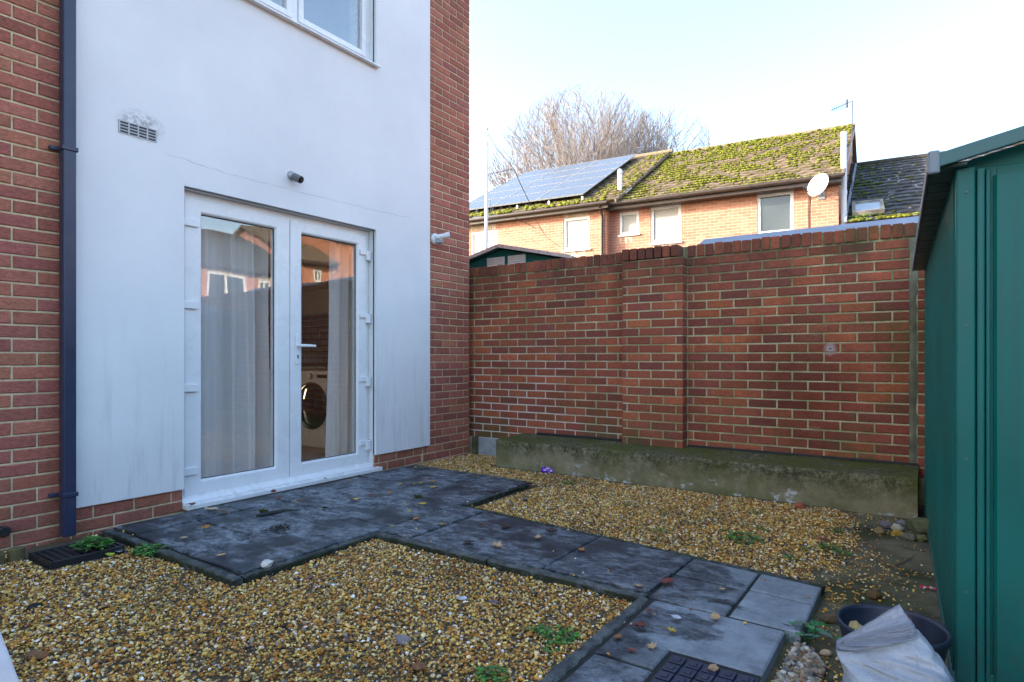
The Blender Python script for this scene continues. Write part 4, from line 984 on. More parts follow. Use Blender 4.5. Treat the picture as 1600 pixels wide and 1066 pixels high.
# leaves lying on the door sill
for (u, y, c, s, lab) in ((300, 790, 'brown', .06, 'curled brown leaf at the left end of the white door sill'), (364, 771, 'tan', .035, 'small tan leaf on the white door sill below the left door'), (400, 764, 'yellow', .045, 'yellow leaf on the white door sill, left of the door joint'), (427, 770, 'red', .06, 'red brown leaf overhanging the edge of the white door sill'), (508, 749, 'tan', .035, 'small tan leaf on the white door sill below the right door')):
    leaf_at(u, y, c, s, '', z=.088, curl=.6, lab=lab, grp='fallen leaves on the door sill')
for (u, y, c, s, lob, lab) in (
    (330, 797, 'pale', .11, 0, 'big pale curled leaf against the left end of the door sill'), (308, 806, 'grey', .08, 0, 'grey crumpled leaf in front of the left end of the door sill'),
    (350, 802, 'brown', .07, 0, 'dark brown curled leaf just beyond the pale curled leaf by the sill'), (322, 825, 'orange', .075, 1, 'orange brown leaf on the patio in front of the left door'),
    (287, 842, 'pale', .06, 0, 'pale yellowish leaf near the left front edge of the patio'), (346, 869, 'tan', .05, 0, 'tan leaf near the front left corner of the patio'),
    (436, 780, 'red', .06, 0, 'flat dark red leaf on the patio below the left door handle side'), (461, 785, 'yellow', .05, 0, 'yellow leaf beside an orange one in front of the door joint'),
    (470, 782, 'orange', .06, 1, 'orange leaf beside a yellow one in front of the door joint'), (545, 752, 'pink', .06, 0, 'flat pinkish leaf on the patio by the right end of the door sill'),
    (556, 781, 'yellow', .045, 0, 'small yellow leaf in the middle of the patio'), (580, 774, 'red', .06, 1, 'dull red leaf in the middle of the patio'),
    (608, 772, 'orange', .05, 0, 'flat orange brown leaf right of the patio centre'), (566, 744, 'olive', .05, 0, 'olive yellow leaf touching the right end of the door sill'),
    (625, 757, 'yellow', .04, 0, 'upright small yellow leaf in the back half of the patio'), (657, 756, 'yellow', .06, 1, 'bright yellow lobed leaf near the back of the patio'),
    (675, 753, 'orange', .06, 0, 'long orange leaf near the back of the patio'), (676, 762, 'yellow', .06, 0, 'narrow pale yellow leaf near the back of the patio'),
    (660, 788, 'yellow', .06, 0, 'orange yellow leaf where the patio meets the path'), (640, 800, 'olive', .05, 1, 'small crumpled yellow leaf left of where the path begins'),
    (650, 811, 'orange', .055, 0, 'curled brown leaf at the start of the path'), (613, 824, 'olive', .05, 1, 'yellow green leaf beside the inner corner of the patio'),
    (649, 731, 'yellow', .045, 0, 'yellow leaf on the patio slab by the brick plinth'), (740, 746, 'brown', .05, 0, 'brown leaf on the back right corner slab of the patio'),
    (505, 838, 'mauve', .05, 1, 'dark wet leaf on the patio near its front edge'), (590, 787, 'mauve', .05, 0, 'dark wet leaf stuck to the middle of the patio')):
    leaf_at(u, y, c, s, '', lobed=bool(lob), lab=lab, grp=gpat)
for (u, y, c, s, lob, lab) in (
    (692, 820, 'yellow', .055, 1, 'pale yellow leaf on the path near the patio'), (775, 854, 'tan', .10, 1, 'large crumbled tan leaf on the dark middle of the path'),
    (790, 822, 'dark', .10, 0, 'dark red brown wet leaf on the path near its back edge'), (755, 821, 'brown', .06, 0, 'brown leaf beside a dark wet one on the path'),
    (733, 848, 'dark', .09, 0, 'dark wet leaf near the front edge of the path'), (862, 832, 'dark', .09, 0, 'dark red wet leaf against the back edge of the path'),
    (840, 841, 'tan', .05, 0, 'narrow tan leaf on the middle of the path'), (908, 860, 'orange', .06, 1, 'orange brown leaf on the middle of the path'),
    (1043, 911, 'red', .09, 0, 'dull red leaf with a long stem where the path turns'), (998, 917, 'tan', .05, 1, 'tan lobed leaf at the inner corner of the path'),
    (1014, 956, 'red', .05, 1, 'small red leaf past the inner corner of the path'), (1000, 980, 'red', .075, 1, 'big red lobed leaf on the wet slab next to the yellow one'),
    (1050, 987, 'yellow', .055, 1, 'bright yellow lobed leaf on the wet slab before the drain cover'), (1057, 967, 'white', .05, 0, 'grey blue leaf on the wet slab above the yellow leaf'),
    (1118, 967, 'tan', .06, 0, 'pale tan leaf with a stem on the right side of the path'), (1018, 1012, 'tan', .055, 1, 'broad tan leaf near the drain cover'),
    (988, 1018, 'red', .035, 0, 'small dark red leaf near the front kerb of the path'), (966, 998, 'brown', .05, 0, 'curled brown leaf beside the front kerb of the path'),
    (1128, 922, 'tan', .03, 0, 'tiny tan leaf on the pale end slab of the path')):
    leaf_at(u, y, c, s, '', lobed=bool(lob), lab=lab, grp=gpath)
for (u, y, c, s, lob, lab) in (
    (28, 1010, 'orange', .085, 1, 'rust coloured curled leaf at the bottom left of the gravel'), (60, 1030, 'brown', .08, 0, 'long brown leaf near the bottom left of the gravel'),
    (165, 950, 'pink', .06, 0, 'pinkish brown rolled leaf on the gravel in front of the drain tray'), (85, 884, 'orange', .05, 0, 'orange leaf on the gravel beside the drain tray'),
    (172, 870, 'green', .06, 0, 'yellow green leaf on the gravel right of the drain tray'), (188, 864, 'white', .06, 1, 'pale grey leaf beside the yellow green leaf on the gravel'),
    (205, 868, 'orange', .05, 0, 'orange leaf among others between drain tray and patio'), (190, 838, 'yellow', .07, 1, 'yellow leaf heaped in the corner by the patio edge'), (178, 842, 'red', .055, 0, 'red brown leaf in the corner between wall and patio'),
    (275, 895, 'yellow', .055, 0, 'yellow leaf on the gravel in front of the patio edge'), (313, 890, 'orange', .04, 0, 'small orange leaf under the front edge of the patio'), (268, 863, 'tan', .05, 0, 'tan leaf leaning on the front edge of the patio'),
    (390, 1014, 'grey', .065, 1, 'grey curled leaf on the gravel left of centre'), (440, 982, 'dark', .06, 0, 'dark curled leaf on the gravel, left of the mauve pair'),
    (507, 938, 'mauve', .06, 1, 'mauve brown leaf pair on the gravel below the patio corner'), (545, 1003, 'mauve', .075, 1, 'large mauve grey leaf in the middle of the front gravel'),
    (630, 1006, 'grey', .075, 0, 'long grey leaf in the middle of the front gravel'), (484, 905, 'mauve', .055, 1, 'mauve leaf on the gravel right of the white lump'),
    (702, 893, 'mauve', .045, 1, 'round mauve leaf on the gravel below the path edge'), (722, 939, 'white', .05, 0, 'pale blue grey leaf on the gravel below the path'),
    (772, 945, 'mauve', .05, 0, 'mauve leaf on the gravel right of the pale blue grey one'), (514, 916, 'teal', .045, 0, 'teal coloured leaf on the front gravel'),
    (655, 1046, 'brown', .07, 0, 'brown leaf at the bottom edge of the front gravel'), (1015, 764, 'grey', .06, 1, 'grey leaf on the back gravel near the plinth'), (820, 784, 'mauve', .07, 0, 'mauve leaf on the back gravel near the patio corner'),
    (862, 800, 'dark', .06, 0, 'dark leaf in the middle of the back gravel'), (935, 788, 'dark', .05, 0, 'dark leaf on the back gravel right of the weeds'), (1288, 845, 'red', .06, 0, 'dull red leaf at the right end of the back gravel')):
    leaf_at(u, y, c, s, '', z=.018, lobed=bool(lob), curl=.6, lab=lab, grp=ggr)

def rock(u, y, sc, c, lab, z=0.0, cat='stone', name='stone', p=None, grp=None, sub=1, jit=.22):
    p = p if p is not None else gp(u, y, z); r = random.Random(int(u*3+y)); m = MB()
    m.blob((0, 0, sc[2]*.75), sc, c, jit, r.uniform(0, 3), sub)
    o = ob(name, m, MAT['rock'], smooth=(jit < .1)); o.location = p; return props(o, lab, cat, grp)
rock(417, 886, (.032, .026, .02), (.62, .60, .56), 'white crumbly lump on the front corner of the patio', PZ-.005)
rock(54, 952, (.030, .022, .014), (.012, .014, .016), 'flat black pebble on the gravel at the far left', .012, jit=.06)
rock(1251, 795, (.05, .035, .025), (.34, .09, .05), 'red brick fragment at the foot of the plinth', .01)
for (u, y, s, c, lab) in ((1440, 832, .085, (.10, .11, .055), 'largest mossy stone in the rubble pile by the shed'), (1402, 830, .04, (.34, .32, .24), 'pale cream stone in the middle of the rubble pile'), (1409, 822, .035, (.16, .17, .18), 'small grey stone behind the cream stone in the rubble pile'), (1385, 826, .045, (.13, .115, .12), 'mauve grey stone left in the rubble pile'), (1375, 835, .04, (.18, .13, .06), 'ochre stone at the left end of the rubble pile'), (1402, 838, .035, (.38, .24, .04), 'yellow stone in front of the rubble pile'), (1420, 845, .04, (.12, .12, .08), 'dark stone in front of the largest mossy stone'), (1440, 846, .035, (.13, .15, .05), 'small green stone under the largest mossy stone')):
    rock(u, y, (s, s*.8, s*.62), c, lab, .0, grp='stones heaped in the corner by the shed')
rock(1298, 972, (.055, .025, .018), (.10, .07, .035), 'long brown stone on the concrete beside the path end', .004)
rock(1386, 960, (.03, .025, .02), (.12, .07, .03), 'round brown stone on the concrete behind the tub', .004, p=gp(1366, 935, .004))
for k, (u, y, s, c) in enumerate(((1290, 1024, .022, (.42, .32, .22)), (1265, 1030, .016, (.5, .45, .38)), (1280, 1045, .02, (.25, .17, .13)), (1310, 1032, .014, (.4, .3, .2)), (1255, 1012, .014, (.6, .6, .6)))):
    rock(u, y, (s, s*.7, s*.5), c, ['tan stone lying on the concrete left of the plastic sack', 'cream pebble at the edge of the coarse gravel', 'dark red stone on the concrete below the tan one', 'small tan pebble nearest the plastic sack', 'white pebble beside the big leafed weed'][k], .004)
rock(1115, 1047, (.016, .013, .010), (.42, .28, .18), 'tan pebble on the dark blue drain cover', PZ+.004)
MC = (.035, .05, .008)
for (u, y, s, lab) in ((412, 800, .035, 'dark green moss clump on the patio before the left door'), (654, 777, .03, 'olive moss clump on the patio near the path'), (508, 794, .02, 'small moss clump on the patio joint')):
    m = MB(); r = random.Random(u)
    for k in range(26): m.blob((r.gauss(0, s*.5), r.gauss(0, s*.4), r.uniform(.0, s*.35)), (s*.22, s*.22, s*.18), tuple(c*r.uniform(.6, 1.6) for c in MC), .3)
    o = ob('moss_clump', m, MAT['moss']); o.location = gp(u, y, PZ); props(o, lab, 'moss')
m = MB(); r = random.Random(5)
for k in range(40):
    m.blob((r.gauss(0, .03), r.gauss(0, .022), r.uniform(0, .014)), (.012, .006, .004), (.015*r.uniform(.5, 2), .013*r.uniform(.5, 2), .014), .4, r.uniform(0, 3))
o = ob('leaf_debris', m, MAT['leaf']); o.location = gp(437, 826, PZ); props(o, 'black sodden leaf debris in the damp patch on the patio', 'debris')
m = MB(); m.tube([gp(400, 806, PZ+.01), gp(415, 803, PZ+.012), gp(432, 800, PZ+.009), gp(448, 797, PZ+.012), gp(470, 797, PZ+.006)], [.008, .014, .012, .009, .003], 7)
props(ob('bark_strip', m, MAT['dark_plastic']), 'dark strip of bark on the patio behind the sodden debris', 'bark')
# weeds
def weed(u, y, s, n, lab, z=.012, c=(.065, .19, .03), broad=1.0, tall=.6):
    r = random.Random(int(u*11+y)); m = MB()
    for k in range(n):
        a = r.uniform(0, 6.28); d = s*math.sqrt(r.uniform(0, 1)); h = s*tall*r.uniform(.3, 1.0)*(1.1-d/s*.6)
        bx, by = d*math.cos(a), d*math.sin(a)*.85; l = s*.30*broad*r.uniform(.6, 1.25); w = l*.36
        t = r.uniform(0, 6.28); ct, st = math.cos(t), math.sin(t); cc = tuple(q*r.uniform(.55, 1.5) for q in c); dz = r.uniform(-.3, .4)*l
        P = [(0, 0, 0), (l*.3, w, .1*l), (l*.75, w*.8, .12*l+dz*.6), (l, 0, dz), (l*.75, -w*.8, .12*l+dz*.6), (l*.3, -w, .1*l), (l*.5, 0, -.02*l+dz*.3)]
        m.add([(bx + x*ct - q*st, by + x*st + q*ct, h + zz) for x, q, zz in P], [(0, 6, 2, 1), (6, 3, 2), (0, 5, 4, 6), (6, 4, 3)], cc)
        if k % 2 == 0: m.tube([(bx*.3, by*.3, 0), (bx*.8, by*.8, h*.6), (bx, by, h)], [.0016, .0013, .001], 4, (.05, .11, .03))
    o = ob('weed', m, MAT['weed'], smooth=False, recalc=False); o.location = gp(u, y, z); return props(o, lab, 'weed', 'weeds growing through the gravel')
for (u, y, s, n, lab, *k) in (
    (146, 856, .10, 130, 'bushy green weed growing over the black drain tray', .05), (236, 866, .095, 150, 'bushy green weed against the front left edge of the patio'),
    (873, 1000, .07, 90, 'tallest bright green weed at the right of the front gravel'), (842, 990, .05, 45, 'loose green weed left of the tallest one on the front gravel'), (862, 1020, .04, 40, 'low green weed below the tallest one by the path kerb'),
    (1160, 848, .10, 60, 'broad green weed patch in the middle of the back gravel'), (1135, 835, .05, 30, 'small weed left of the broad patch on the back gravel'), (1190, 830, .05, 26, 'small weed above the broad patch on the back gravel'),
    (1294, 858, .06, 36, 'green weed at the right edge of the back gravel'), (1318, 868, .05, 30, 'green weed standing where gravel meets concrete'), (1265, 862, .05, 26, 'thin weed left of the right gravel edge'), (1305, 832, .06, 26, 'weed on the gravel near the right end of the plinth'),
    (890, 757, .055, 40, 'flat weed on the back gravel beyond the purple can'), (875, 752, .03, 16, 'tiny weed between the purple can and the flat weed'), (960, 786, .035, 20, 'small weed in the middle of the back gravel'), (978, 792, .045, 30, 'wider weed in the middle of the back gravel'),
    (1030, 832, .05, 30, 'weed on the back gravel near the path bend'), (990, 825, .03, 14, 'tiny weed above the path bend'), (1180, 803, .05, 26, 'weed near the plinth in the right half of the back gravel'), (1222, 815, .035, 16, 'tiny weed near the red brick fragment'),
    (1240, 875, .05, 26, 'weed near the end slab of the path'), (1215, 885, .035, 18, 'small weed above the end slab of the path'), (1040, 806, .035, 16, 'tiny pale weed in the back gravel centre'),
    (794, 886, .035, 26, 'small weed at the front edge of the path, left of its twin'), (895, 902, .035, 26, 'small upright weed at the front edge of the path, nearest its bend'), (812, 764, .05, 24, 'small weed beside the right corner of the patio'),
    (200, 952, .04, 10, 'small round leafed weed on the front left gravel'), (768, 1060, .06, 60, 'bright green weed at the bottom edge of the front gravel'), (600, 836, .03, 10, 'tiny weed at the inner corner of the patio'), (735, 716, .05, 20, 'weed at the foot of the brick corner of the house'), (28, 1014, .03, 6, 'tiny weed at the far bottom left of the gravel')):
    weed(u, y, s, n, lab, *(k or [.015]))
weed(1270, 1000, .09, 20, 'big leafed weed growing beside the notch in the path', .01, (.05, .17, .07), 1.9, .9)
weed(1240, 1002, .05, 12, 'low weed in the notch of the path', .01, (.05, .15, .06), 1.5, .6)
# drain cover
dc = thing('drain_cover', 'dark blue ribbed drain cover set in the path', 'drain cover', (-.57, 1.8, .04))
m = MB(); m.box(-.722, -.438, 1.53, 2.03, .02, PZ-.004); ob('plate', m, MAT['cover'], dc, bevel=.004)
m = MB()
for i in range(5):
    for j in range(8):
        x, y = -.712 + i*.0545, 1.545 + j*.06; m.box(x, x+.046, y, y+.050, PZ-.004, PZ+.003)
        m.box(x+.012, x+.034, y+.012, y+.038, PZ+.003, PZ+.006)
ob('tread', m, MAT['cover'], dc, bevel=.0015)
# crushed can
cn = thing('drink_can', 'purple drink can lying on the gravel against the plinth', 'can', gp(856, 734, .03))
pc = gp(856, 735, .033); d = Vector((.86, .45, .05)).normalized(); Mc = Matrix.Translation(pc - d*.058) @ d.to_track_quat('Z', 'Y').to_matrix().to_4x4()
m = MB(); n = 24; prof = [(.024, .002), (.031, .010), (.032, .02), (.030, .045), (.0325, .06), (.031, .08), (.0325, .1), (.031, .108)]
for i in range(len(prof)-1):
    for k in range(n):
        a0, a1 = 2*math.pi*k/n, 2*math.pi*(k+1)/n
        def q(rr, z, a): return Mc @ Vector((rr*math.cos(a)*(1-.10*math.sin(a*2+z*40)), rr*math.sin(a), z))
        c = (.13, .02, .42)
        if (k + i*2) % 7 < 2 and 1 < i < 6: c = (.55, .45, .66)
        if i == 4 and k % 6 == 3: c = (.6, .5, .2)
        (r0, z0), (r1, z1) = prof[i], prof[i+1]
        m.add([q(r0, z0, a0), q(r0, z0, a1), q(r1, z1, a1), q(r1, z1, a0)], [(0, 1, 2, 3)], c)
ob('body', m, MAT['can'], cn)
m = MB(); m.lathe([(.031, .108), (.025, .118), (.0245, .116), (.0005, .115)], n, Mc); m.lathe([(.024, .002), (.020, .0), (.0005, .006)], n, Mc); ob('lid', m, MAT['chrome'], cn, smooth=True)
# red and white wrapper
m = MB(); r = random.Random(3)
for k in range(5):
    m.add([(-.03+.012*k, -.008+r.uniform(-.004, .004), r.uniform(.0, .012)), (-.018+.012*k, -.008, r.uniform(0, .012)), (-.018+.012*k, .01, r.uniform(.004, .016)), (-.03+.012*k, .012, r.uniform(.004, .016))], [(0, 1, 2, 3)], (.6, .03, .07) if k % 2 == 0 else (.65, .5, .52))
o = ob('sweet_wrapper', m, MAT['can']); o.location = gp(1450, 921, .008); props(o, 'small red and white wrapper on the concrete beside the shed', 'wrapper')
m = MB(); m.tube([gp(1250, 1003, .03), gp(1252, 1015, .02), gp(1268, 1030, .018), (gp(1290, 1044, .014)), gp(1312, 1050, .012), gp(1332, 1056, .012)], [.002, .003, .0035, .003, .0025, .002], 6)
props(ob('twig', m, MAT['stick']), 'thin curved twig on the concrete left of the plastic sack', 'twig')
m = MB(); m.tube([gp(1385, 886, .01), gp(1410, 880, .012), gp(1428, 868, .01)], [.002, .0025, .0015], 6); m.tube([gp(1405, 881, .012), gp(1412, 872, .02)], [.0015, .001], 5)
props(ob('twig', m, MAT['stick']), 'small forked twig on the concrete between rubble pile and tub', 'twig')
# tub
tb = thing('plastic_tub', 'dark navy plastic tub holding a few stones beside the shed', 'tub', (-.095, 2.27, .0))
Mt = Matrix.Translation((-.095, 2.285, .0)) @ Matrix.Rotation(rad(2), 4, 'X') @ Matrix.Diagonal((.98, .90, 1, 1))
m = MB(); m.lathe([(.0005, .008), (.108, .008), (.145, .205), (.150, .214), (.158, .214), (.159, .198), (.152, .19), (.112, .0), (.0005, .0)], 48, Mt); ob('body', m, MAT['tub'], tb, smooth=True)
rock(0, 0, (.03, .025, .03), (.42, .33, .14), 'ochre stone inside the tub at its left rim', p=Vector((-.195, 2.30, .135)))
rock(3, 5, (.027, .022, .04), (.30, .27, .12), 'mossy yellow stone inside the tub behind the sack', p=Vector((-.06, 2.25, .12)))
rock(9, 2, (.035, .03, .02), (.10, .11, .13), 'grey stone inside the tub under the ochre one', p=Vector((-.17, 2.27, .115)))
rock(5, 9, (.09, .08, .035), (.05, .045, .04), 'clod of dark soil at the bottom of the tub', p=Vector((-.08, 2.28, .012)))
# plastic sack: rings from the ground up to the flattened, flopped-over mouth
sk = MB(); NU = 110
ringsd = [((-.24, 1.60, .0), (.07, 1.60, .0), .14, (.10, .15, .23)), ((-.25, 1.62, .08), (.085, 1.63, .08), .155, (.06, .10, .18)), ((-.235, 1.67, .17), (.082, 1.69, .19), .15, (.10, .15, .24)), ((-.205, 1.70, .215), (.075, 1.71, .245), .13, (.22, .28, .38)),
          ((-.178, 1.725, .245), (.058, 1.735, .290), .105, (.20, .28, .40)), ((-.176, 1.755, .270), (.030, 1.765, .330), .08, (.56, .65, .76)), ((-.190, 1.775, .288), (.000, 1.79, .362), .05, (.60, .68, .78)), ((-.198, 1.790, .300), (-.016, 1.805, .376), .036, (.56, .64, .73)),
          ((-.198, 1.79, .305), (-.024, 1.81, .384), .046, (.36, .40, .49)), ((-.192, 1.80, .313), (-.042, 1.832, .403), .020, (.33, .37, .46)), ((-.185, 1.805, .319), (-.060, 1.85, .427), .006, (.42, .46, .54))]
def interp(t):
    k = min(int(t), len(ringsd)-2); f = t-k
    a, b = ringsd[k], ringsd[k+1]
    return Vector(a[0]).lerp(Vector(b[0]), f), Vector(a[1]).lerp(Vector(b[1]), f), a[2]+(b[2]-a[2])*f, tuple(a[3][i]+(b[3][i]-a[3][i])*f for i in range(3))
NV = 150; vs = []; cs = []
for j in range(NV+1):
    A, B, th, cc = interp((len(ringsd)-1)*j/NV); mid = (A+B)/2; ax = (B-A)/2; nr = Vector((ax.y, -ax.x, 0)).normalized(); ad = ax.normalized()
    for i in range(NU):
        w = 2*math.pi*i/NU; ce, se = math.cos(w), math.sin(w)
        p = mid + ax*math.copysign(abs(ce)**.85, ce) + nr*th*math.copysign(abs(se)**.9, se)
        q = Vector((p.dot(ad)*1.0, p.dot(nr), p.z)); wv = Vector((mnoise.noise(q*7), mnoise.noise(q*7+Vector((5, 1, 2))), mnoise.noise(q*7+Vector((2, 9, 4)))))*.05; q2 = q + wv
        f1 = 1 - abs(mnoise.noise((q2.x*16, q2.y*9, q2.z*7 + q2.x*10)))*2.2          # long sharp creases
        f2 = 1 - abs(mnoise.noise((q2.x*22 + q2.z*24, q2.y*14, q2.z*12)))*2.0
        k = mnoise.noise(q*6)*.024 + max(-.4, f1)*.012 + max(-.4, f2)*.007 + mnoise.noise(q2*60)*.0015
        k *= min(1, th/.06 + .15)
        p = p + nr*k*(1 if se > 0 else -.6); p.z += k*.3 + (.006*mnoise.noise((ce*5, 3, 1)) if j > NV-6 else 0)
        n_ = mnoise.noise(q2*9 + Vector((3, 3, 3))); v = .85 + .3*n_
        c2 = tuple(x*v for x in cc)
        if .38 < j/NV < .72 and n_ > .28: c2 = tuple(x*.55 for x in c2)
        vs.append(p); cs.append(c2)
fs = [(j*NU+i, j*NU+(i+1) % NU, (j+1)*NU+(i+1) % NU, (j+1)*NU+i) for j in range(NV) for i in range(NU)] + [tuple(range(NU))[::-1], tuple(NV*NU+i for i in range(NU))]
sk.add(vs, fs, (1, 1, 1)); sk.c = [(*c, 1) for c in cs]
sm, snt, sbs = new_mat('plastic_sack', rough=.22, spec=.7)
sa = nd(snt, 'ShaderNodeAttribute', {'attribute_name': 'Col'}).outputs['Color']; sp = pos(snt)
sd = mp(snt, noise(snt, 30, 7, scalev(snt, sp, (1, 1, .5)), .8, .8), .56, .68, 0, .45); L(snt, mx(snt, sd, sa, (.13, .18, .26)), sbs.inputs['Base Color'])
L(snt, bump(snt, mt(snt, 'ADD', noise(snt, 60, 4, scalev(snt, sp, (1.6, 1.6, .6)), .6, 2.0), noise(snt, 18, 3, sp, .5, 1.5)), .6, .012), sbs.inputs['Normal'])
str_ = nd(snt, 'ShaderNodeBsdfTransparent', None, Color=(.8, .86, .95)).outputs[0]; smx = nd(snt, 'ShaderNodeMixShader', None, i0=.2, i1=sbs.outputs[0], i2=str_)
L(snt, smx.outputs[0], snt.nodes['Material Output'].inputs[0])
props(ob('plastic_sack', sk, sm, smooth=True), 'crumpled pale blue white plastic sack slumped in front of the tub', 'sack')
# white board edge at the extreme left foreground
wb = MB(); q0, q1 = gp(-6, 978, .0), gp(27, 1068, .0); dd = (q1-q0).normalized(); q0 = q0 - dd*.05; q1 = q1 + dd*.6; nrm = Vector((-dd.y, dd.x, 0)); nrm = nrm if nrm.x < 0 else -nrm
P = []
for z in (.0, .035):
    P += [Vector((*q0.xy, z)), Vector((*q1.xy, z)), Vector((*(q1+nrm*.4).xy, z)), Vector((*(q0+nrm*.4).xy, z))]
wb.add(P, [(0, 3, 2, 1), (4, 5, 6, 7), (0, 1, 5, 4), (1, 2, 6, 5), (2, 3, 7, 6), (3, 0, 4, 7)])
props(ob('plastic_board', wb, MAT['white_plastic'], bevel=.01), 'edge of a white plastic board lying on the gravel in the bottom left corner', 'board')

# ------------------------------------------------------------------ beyond the wall: neighbours
# low felt-roofed outbuilding
nb = thing('outbuilding', 'low outbuilding with a blue grey sloping roof showing above the garden wall', 'outbuilding', (-1.0, 7.0, 0))
m = MB(); m.box(-2.0, 2.4, 6.2, 7.8, -.05, 2.05); ob('wall', m, MAT['garden_mortar'], nb)
m = MB(); m.prism([(5.95, 1.93), (7.0, 2.405), (8.05, 1.93), (8.05, 1.89), (7.0, 2.365), (5.95, 1.89)], 'x', -2.115, 2.55); ob('roof', m, MAT['felt'], nb)
# green shed over the wall
gs = thing('garden_shed', 'small dark green gabled shed with two white louvres behind the left end of the wall', 'shed', (-5.07, 7.2, 0))
gx, gzr = -5.07, 2.63
m = MB(); m.prism([(-6.2, -.05), (-3.98, -.05), (-3.98, 2.36), (gx, gzr-.02), (-6.2, 2.34)], 'y', 7.2, 9.4); ob('wall', m, MAT['green'], gs)
m = MB()
for (xa, xb2, za, zb) in ((-6.32, gx, 2.33, gzr), (gx, -3.90, gzr, 2.365)):
    m.prism([(xa, za), (xb2, zb), (xb2, zb+.035), (xa, za+.035)], 'y', 7.1, 9.5)
ob('roof', m, MAT['green_trim'], gs)
m = MB()
for (xa, xb2, za, zb) in ((-6.33, gx, 2.335, gzr+.005), (gx, -3.89, gzr+.005, 2.37)): m.prism([(xa, za-.01), (xb2, zb-.01), (xb2, zb+.04), (xa, za+.04)], 'y', 7.082, 7.098)
ob('verge_trim', m, MAT['alu'], gs)
for (a, b) in ((-5.34, -5.03), (-4.97, -4.67)):
    m = MB(); m.box(a, b, 7.186, 7.199, 2.28, 2.505)
    for k in range(7): m.prism([(7.186, 2.29+k*.03), (7.172, 2.292+k*.03), (7.186, 2.312+k*.03)], 'x', a+.015, b-.015)
    fr2 = MB(); 
    ob('louvre', m, MAT['white_plastic'], gs)

# roofs made of overlapping courses
def tiled(mb, x0, x1, y0, z0, y1, z1, gauge=.30, tw=.30, thick=.03, prof=.012):
    n = max(2, round(math.hypot(y1-y0, z1-z0)/gauge)); L_ = math.hypot(y1-y0, z1-z0); sy, sz = (y1-y0)/L_, (z1-z0)/L_; ny, nz = -sz, sy
    nx = max(2, int((x1-x0)/tw))*4
    for i in range(n):
        a, b = L_*i/n, L_*(i+1)/n + .02
        vs = []; jt = [R.uniform(-.006, .006) for _ in range(nx//4+2)]; tn = [R.uniform(.72, 1.25) for _ in range(nx//4+2)]; off = (i % 2)*2
        cols = []
        for k in range(nx+1):
            x = x0 + (x1-x0)*k/nx; t = (k+off)//4; w = prof*math.sin(((k+off) % 4)/4*2*math.pi) + jt[t]
            for (s, h) in ((a, thick*.1), (a, thick+w), (b, w*.6)):
                vs.append((x, y0+sy*s+ny*h, z0+sz*s+nz*h)); cols.append(tn[t])
        fs = []
        for k in range(nx):
            for q in (0, 1): fs.append((k*3+q, (k+1)*3+q, (k+1)*3+q+1, k*3+q+1))
        b0 = len(mb.v); mb.add(vs, fs, (1, 1, 1))
        for q, c in enumerate(cols): mb.c[b0+q] = (c, c*.98, c*.95, 1)
    return (sy, sz, ny, nz, L_, n)
def moss_on(mb, x0, x1, y0, z0, y1, z1, n, dens, seed, c=(.115, .132, .02), s=.045):
    r = random.Random(seed); L_ = math.hypot(y1-y0, z1-z0); sy, sz = (y1-y0)/L_, (z1-z0)/L_; ny, nz = -sz, sy
    nn = max(2, round(L_/.30)); cnt = 0
    for _ in range(n*6):
        x = r.uniform(x0, x1); i = r.randrange(nn); s_ = L_*i/nn + abs(r.gauss(0, .028)); f = s_/L_
        if r.random() > dens((x-x0)/(x1-x0), f) * (0.05 + 1.9*max(0, mnoise.noise((x*1.1, s_*1.3, seed)) + .6*mnoise.noise((x*4, s_*1.0, seed+3)) + .25)): continue
        k = r.uniform(.45, 1.25)*s; kk = r.uniform(.55, 1.45); cc = tuple(q*kk for q in c)
        mb.blob((x, y0+sy*s_+ny*.03, z0+sz*s_+nz*.035), (k*r.uniform(1, 1.9), k*.8, k*.62), cc, .3, r.uniform(-.3, .3)); cnt += 1
        if cnt >= n: break

TR = rad(5.44); TO = (-11.93, 15.18, 0)
ZE, YR, ZR = 5.26, 5.4, 8.2                                  # eaves, ridge depth, ridge height (house frame)
def terrace(label, x0, x1, yf, dz):
    h = thing('terraced_house', label, 'house', TO, TR)
    return h
def flare(mb, x0=8.5):
    mb.v = [(x + max(0, min(1, (x-x0)/(10.24-x0)))*max(0, y)*.050, y, z) for x, y, z in mb.v]; return mb
def tob(name, mb, mat, par, **k): return ob(name, mb, mat, par, local=True, **k)
def window(h, x0, x1, z0, z1, yf, pane, dark=False):
    m = MB(); w = .075; y0, y1 = yf+.02, yf+.09
    m.box(x0, x0+w, y0, y1, z0, z1); m.box(x1-w, x1, y0, y1, z0, z1); m.box(x0+w, x1-w, y0, y1, z0, z0+w); m.box(x0+w, x1-w, y0, y1, z1-w, z1)
    m.box(x0-.03, x1+.03, yf-.05, yf+.02, z0-.045, z0)
    wi = tob('window', m, MAT['upvc'], h)
    p = MB(); p.box(x0+w, x1-w, y0+.03, y0+.04, z0+w, z1-w); tob('pane', p, pane, wi)
    l = MB(); CB = [(.52, .44, .33), (.48, .40, .30), (.56, .48, .37)]
    lay(l, (0, yf-.002, 0), (1, 0, 0), (0, -1, 0), [(x0+.004+.0755*k, x0+.069+.0755*k, z1+.01, z1+.225) for k in range(int((x1-x0+.01)/.0755))], CB, cv=.1); tob('lintel', l, MAT['cream_brick'], h)
    l = MB(); lay(l, (0, yf-.002, 0), (1, 0, 0), (0, -1, 0), [(x0+.004+.0755*k, x0+.069+.0755*k, z0-.225, z0-.055) for k in range(int((x1-x0+.01)/.0755))], CB, cv=.1, jit=.004); tob('sill_course', l, MAT['cream_brick'], h)
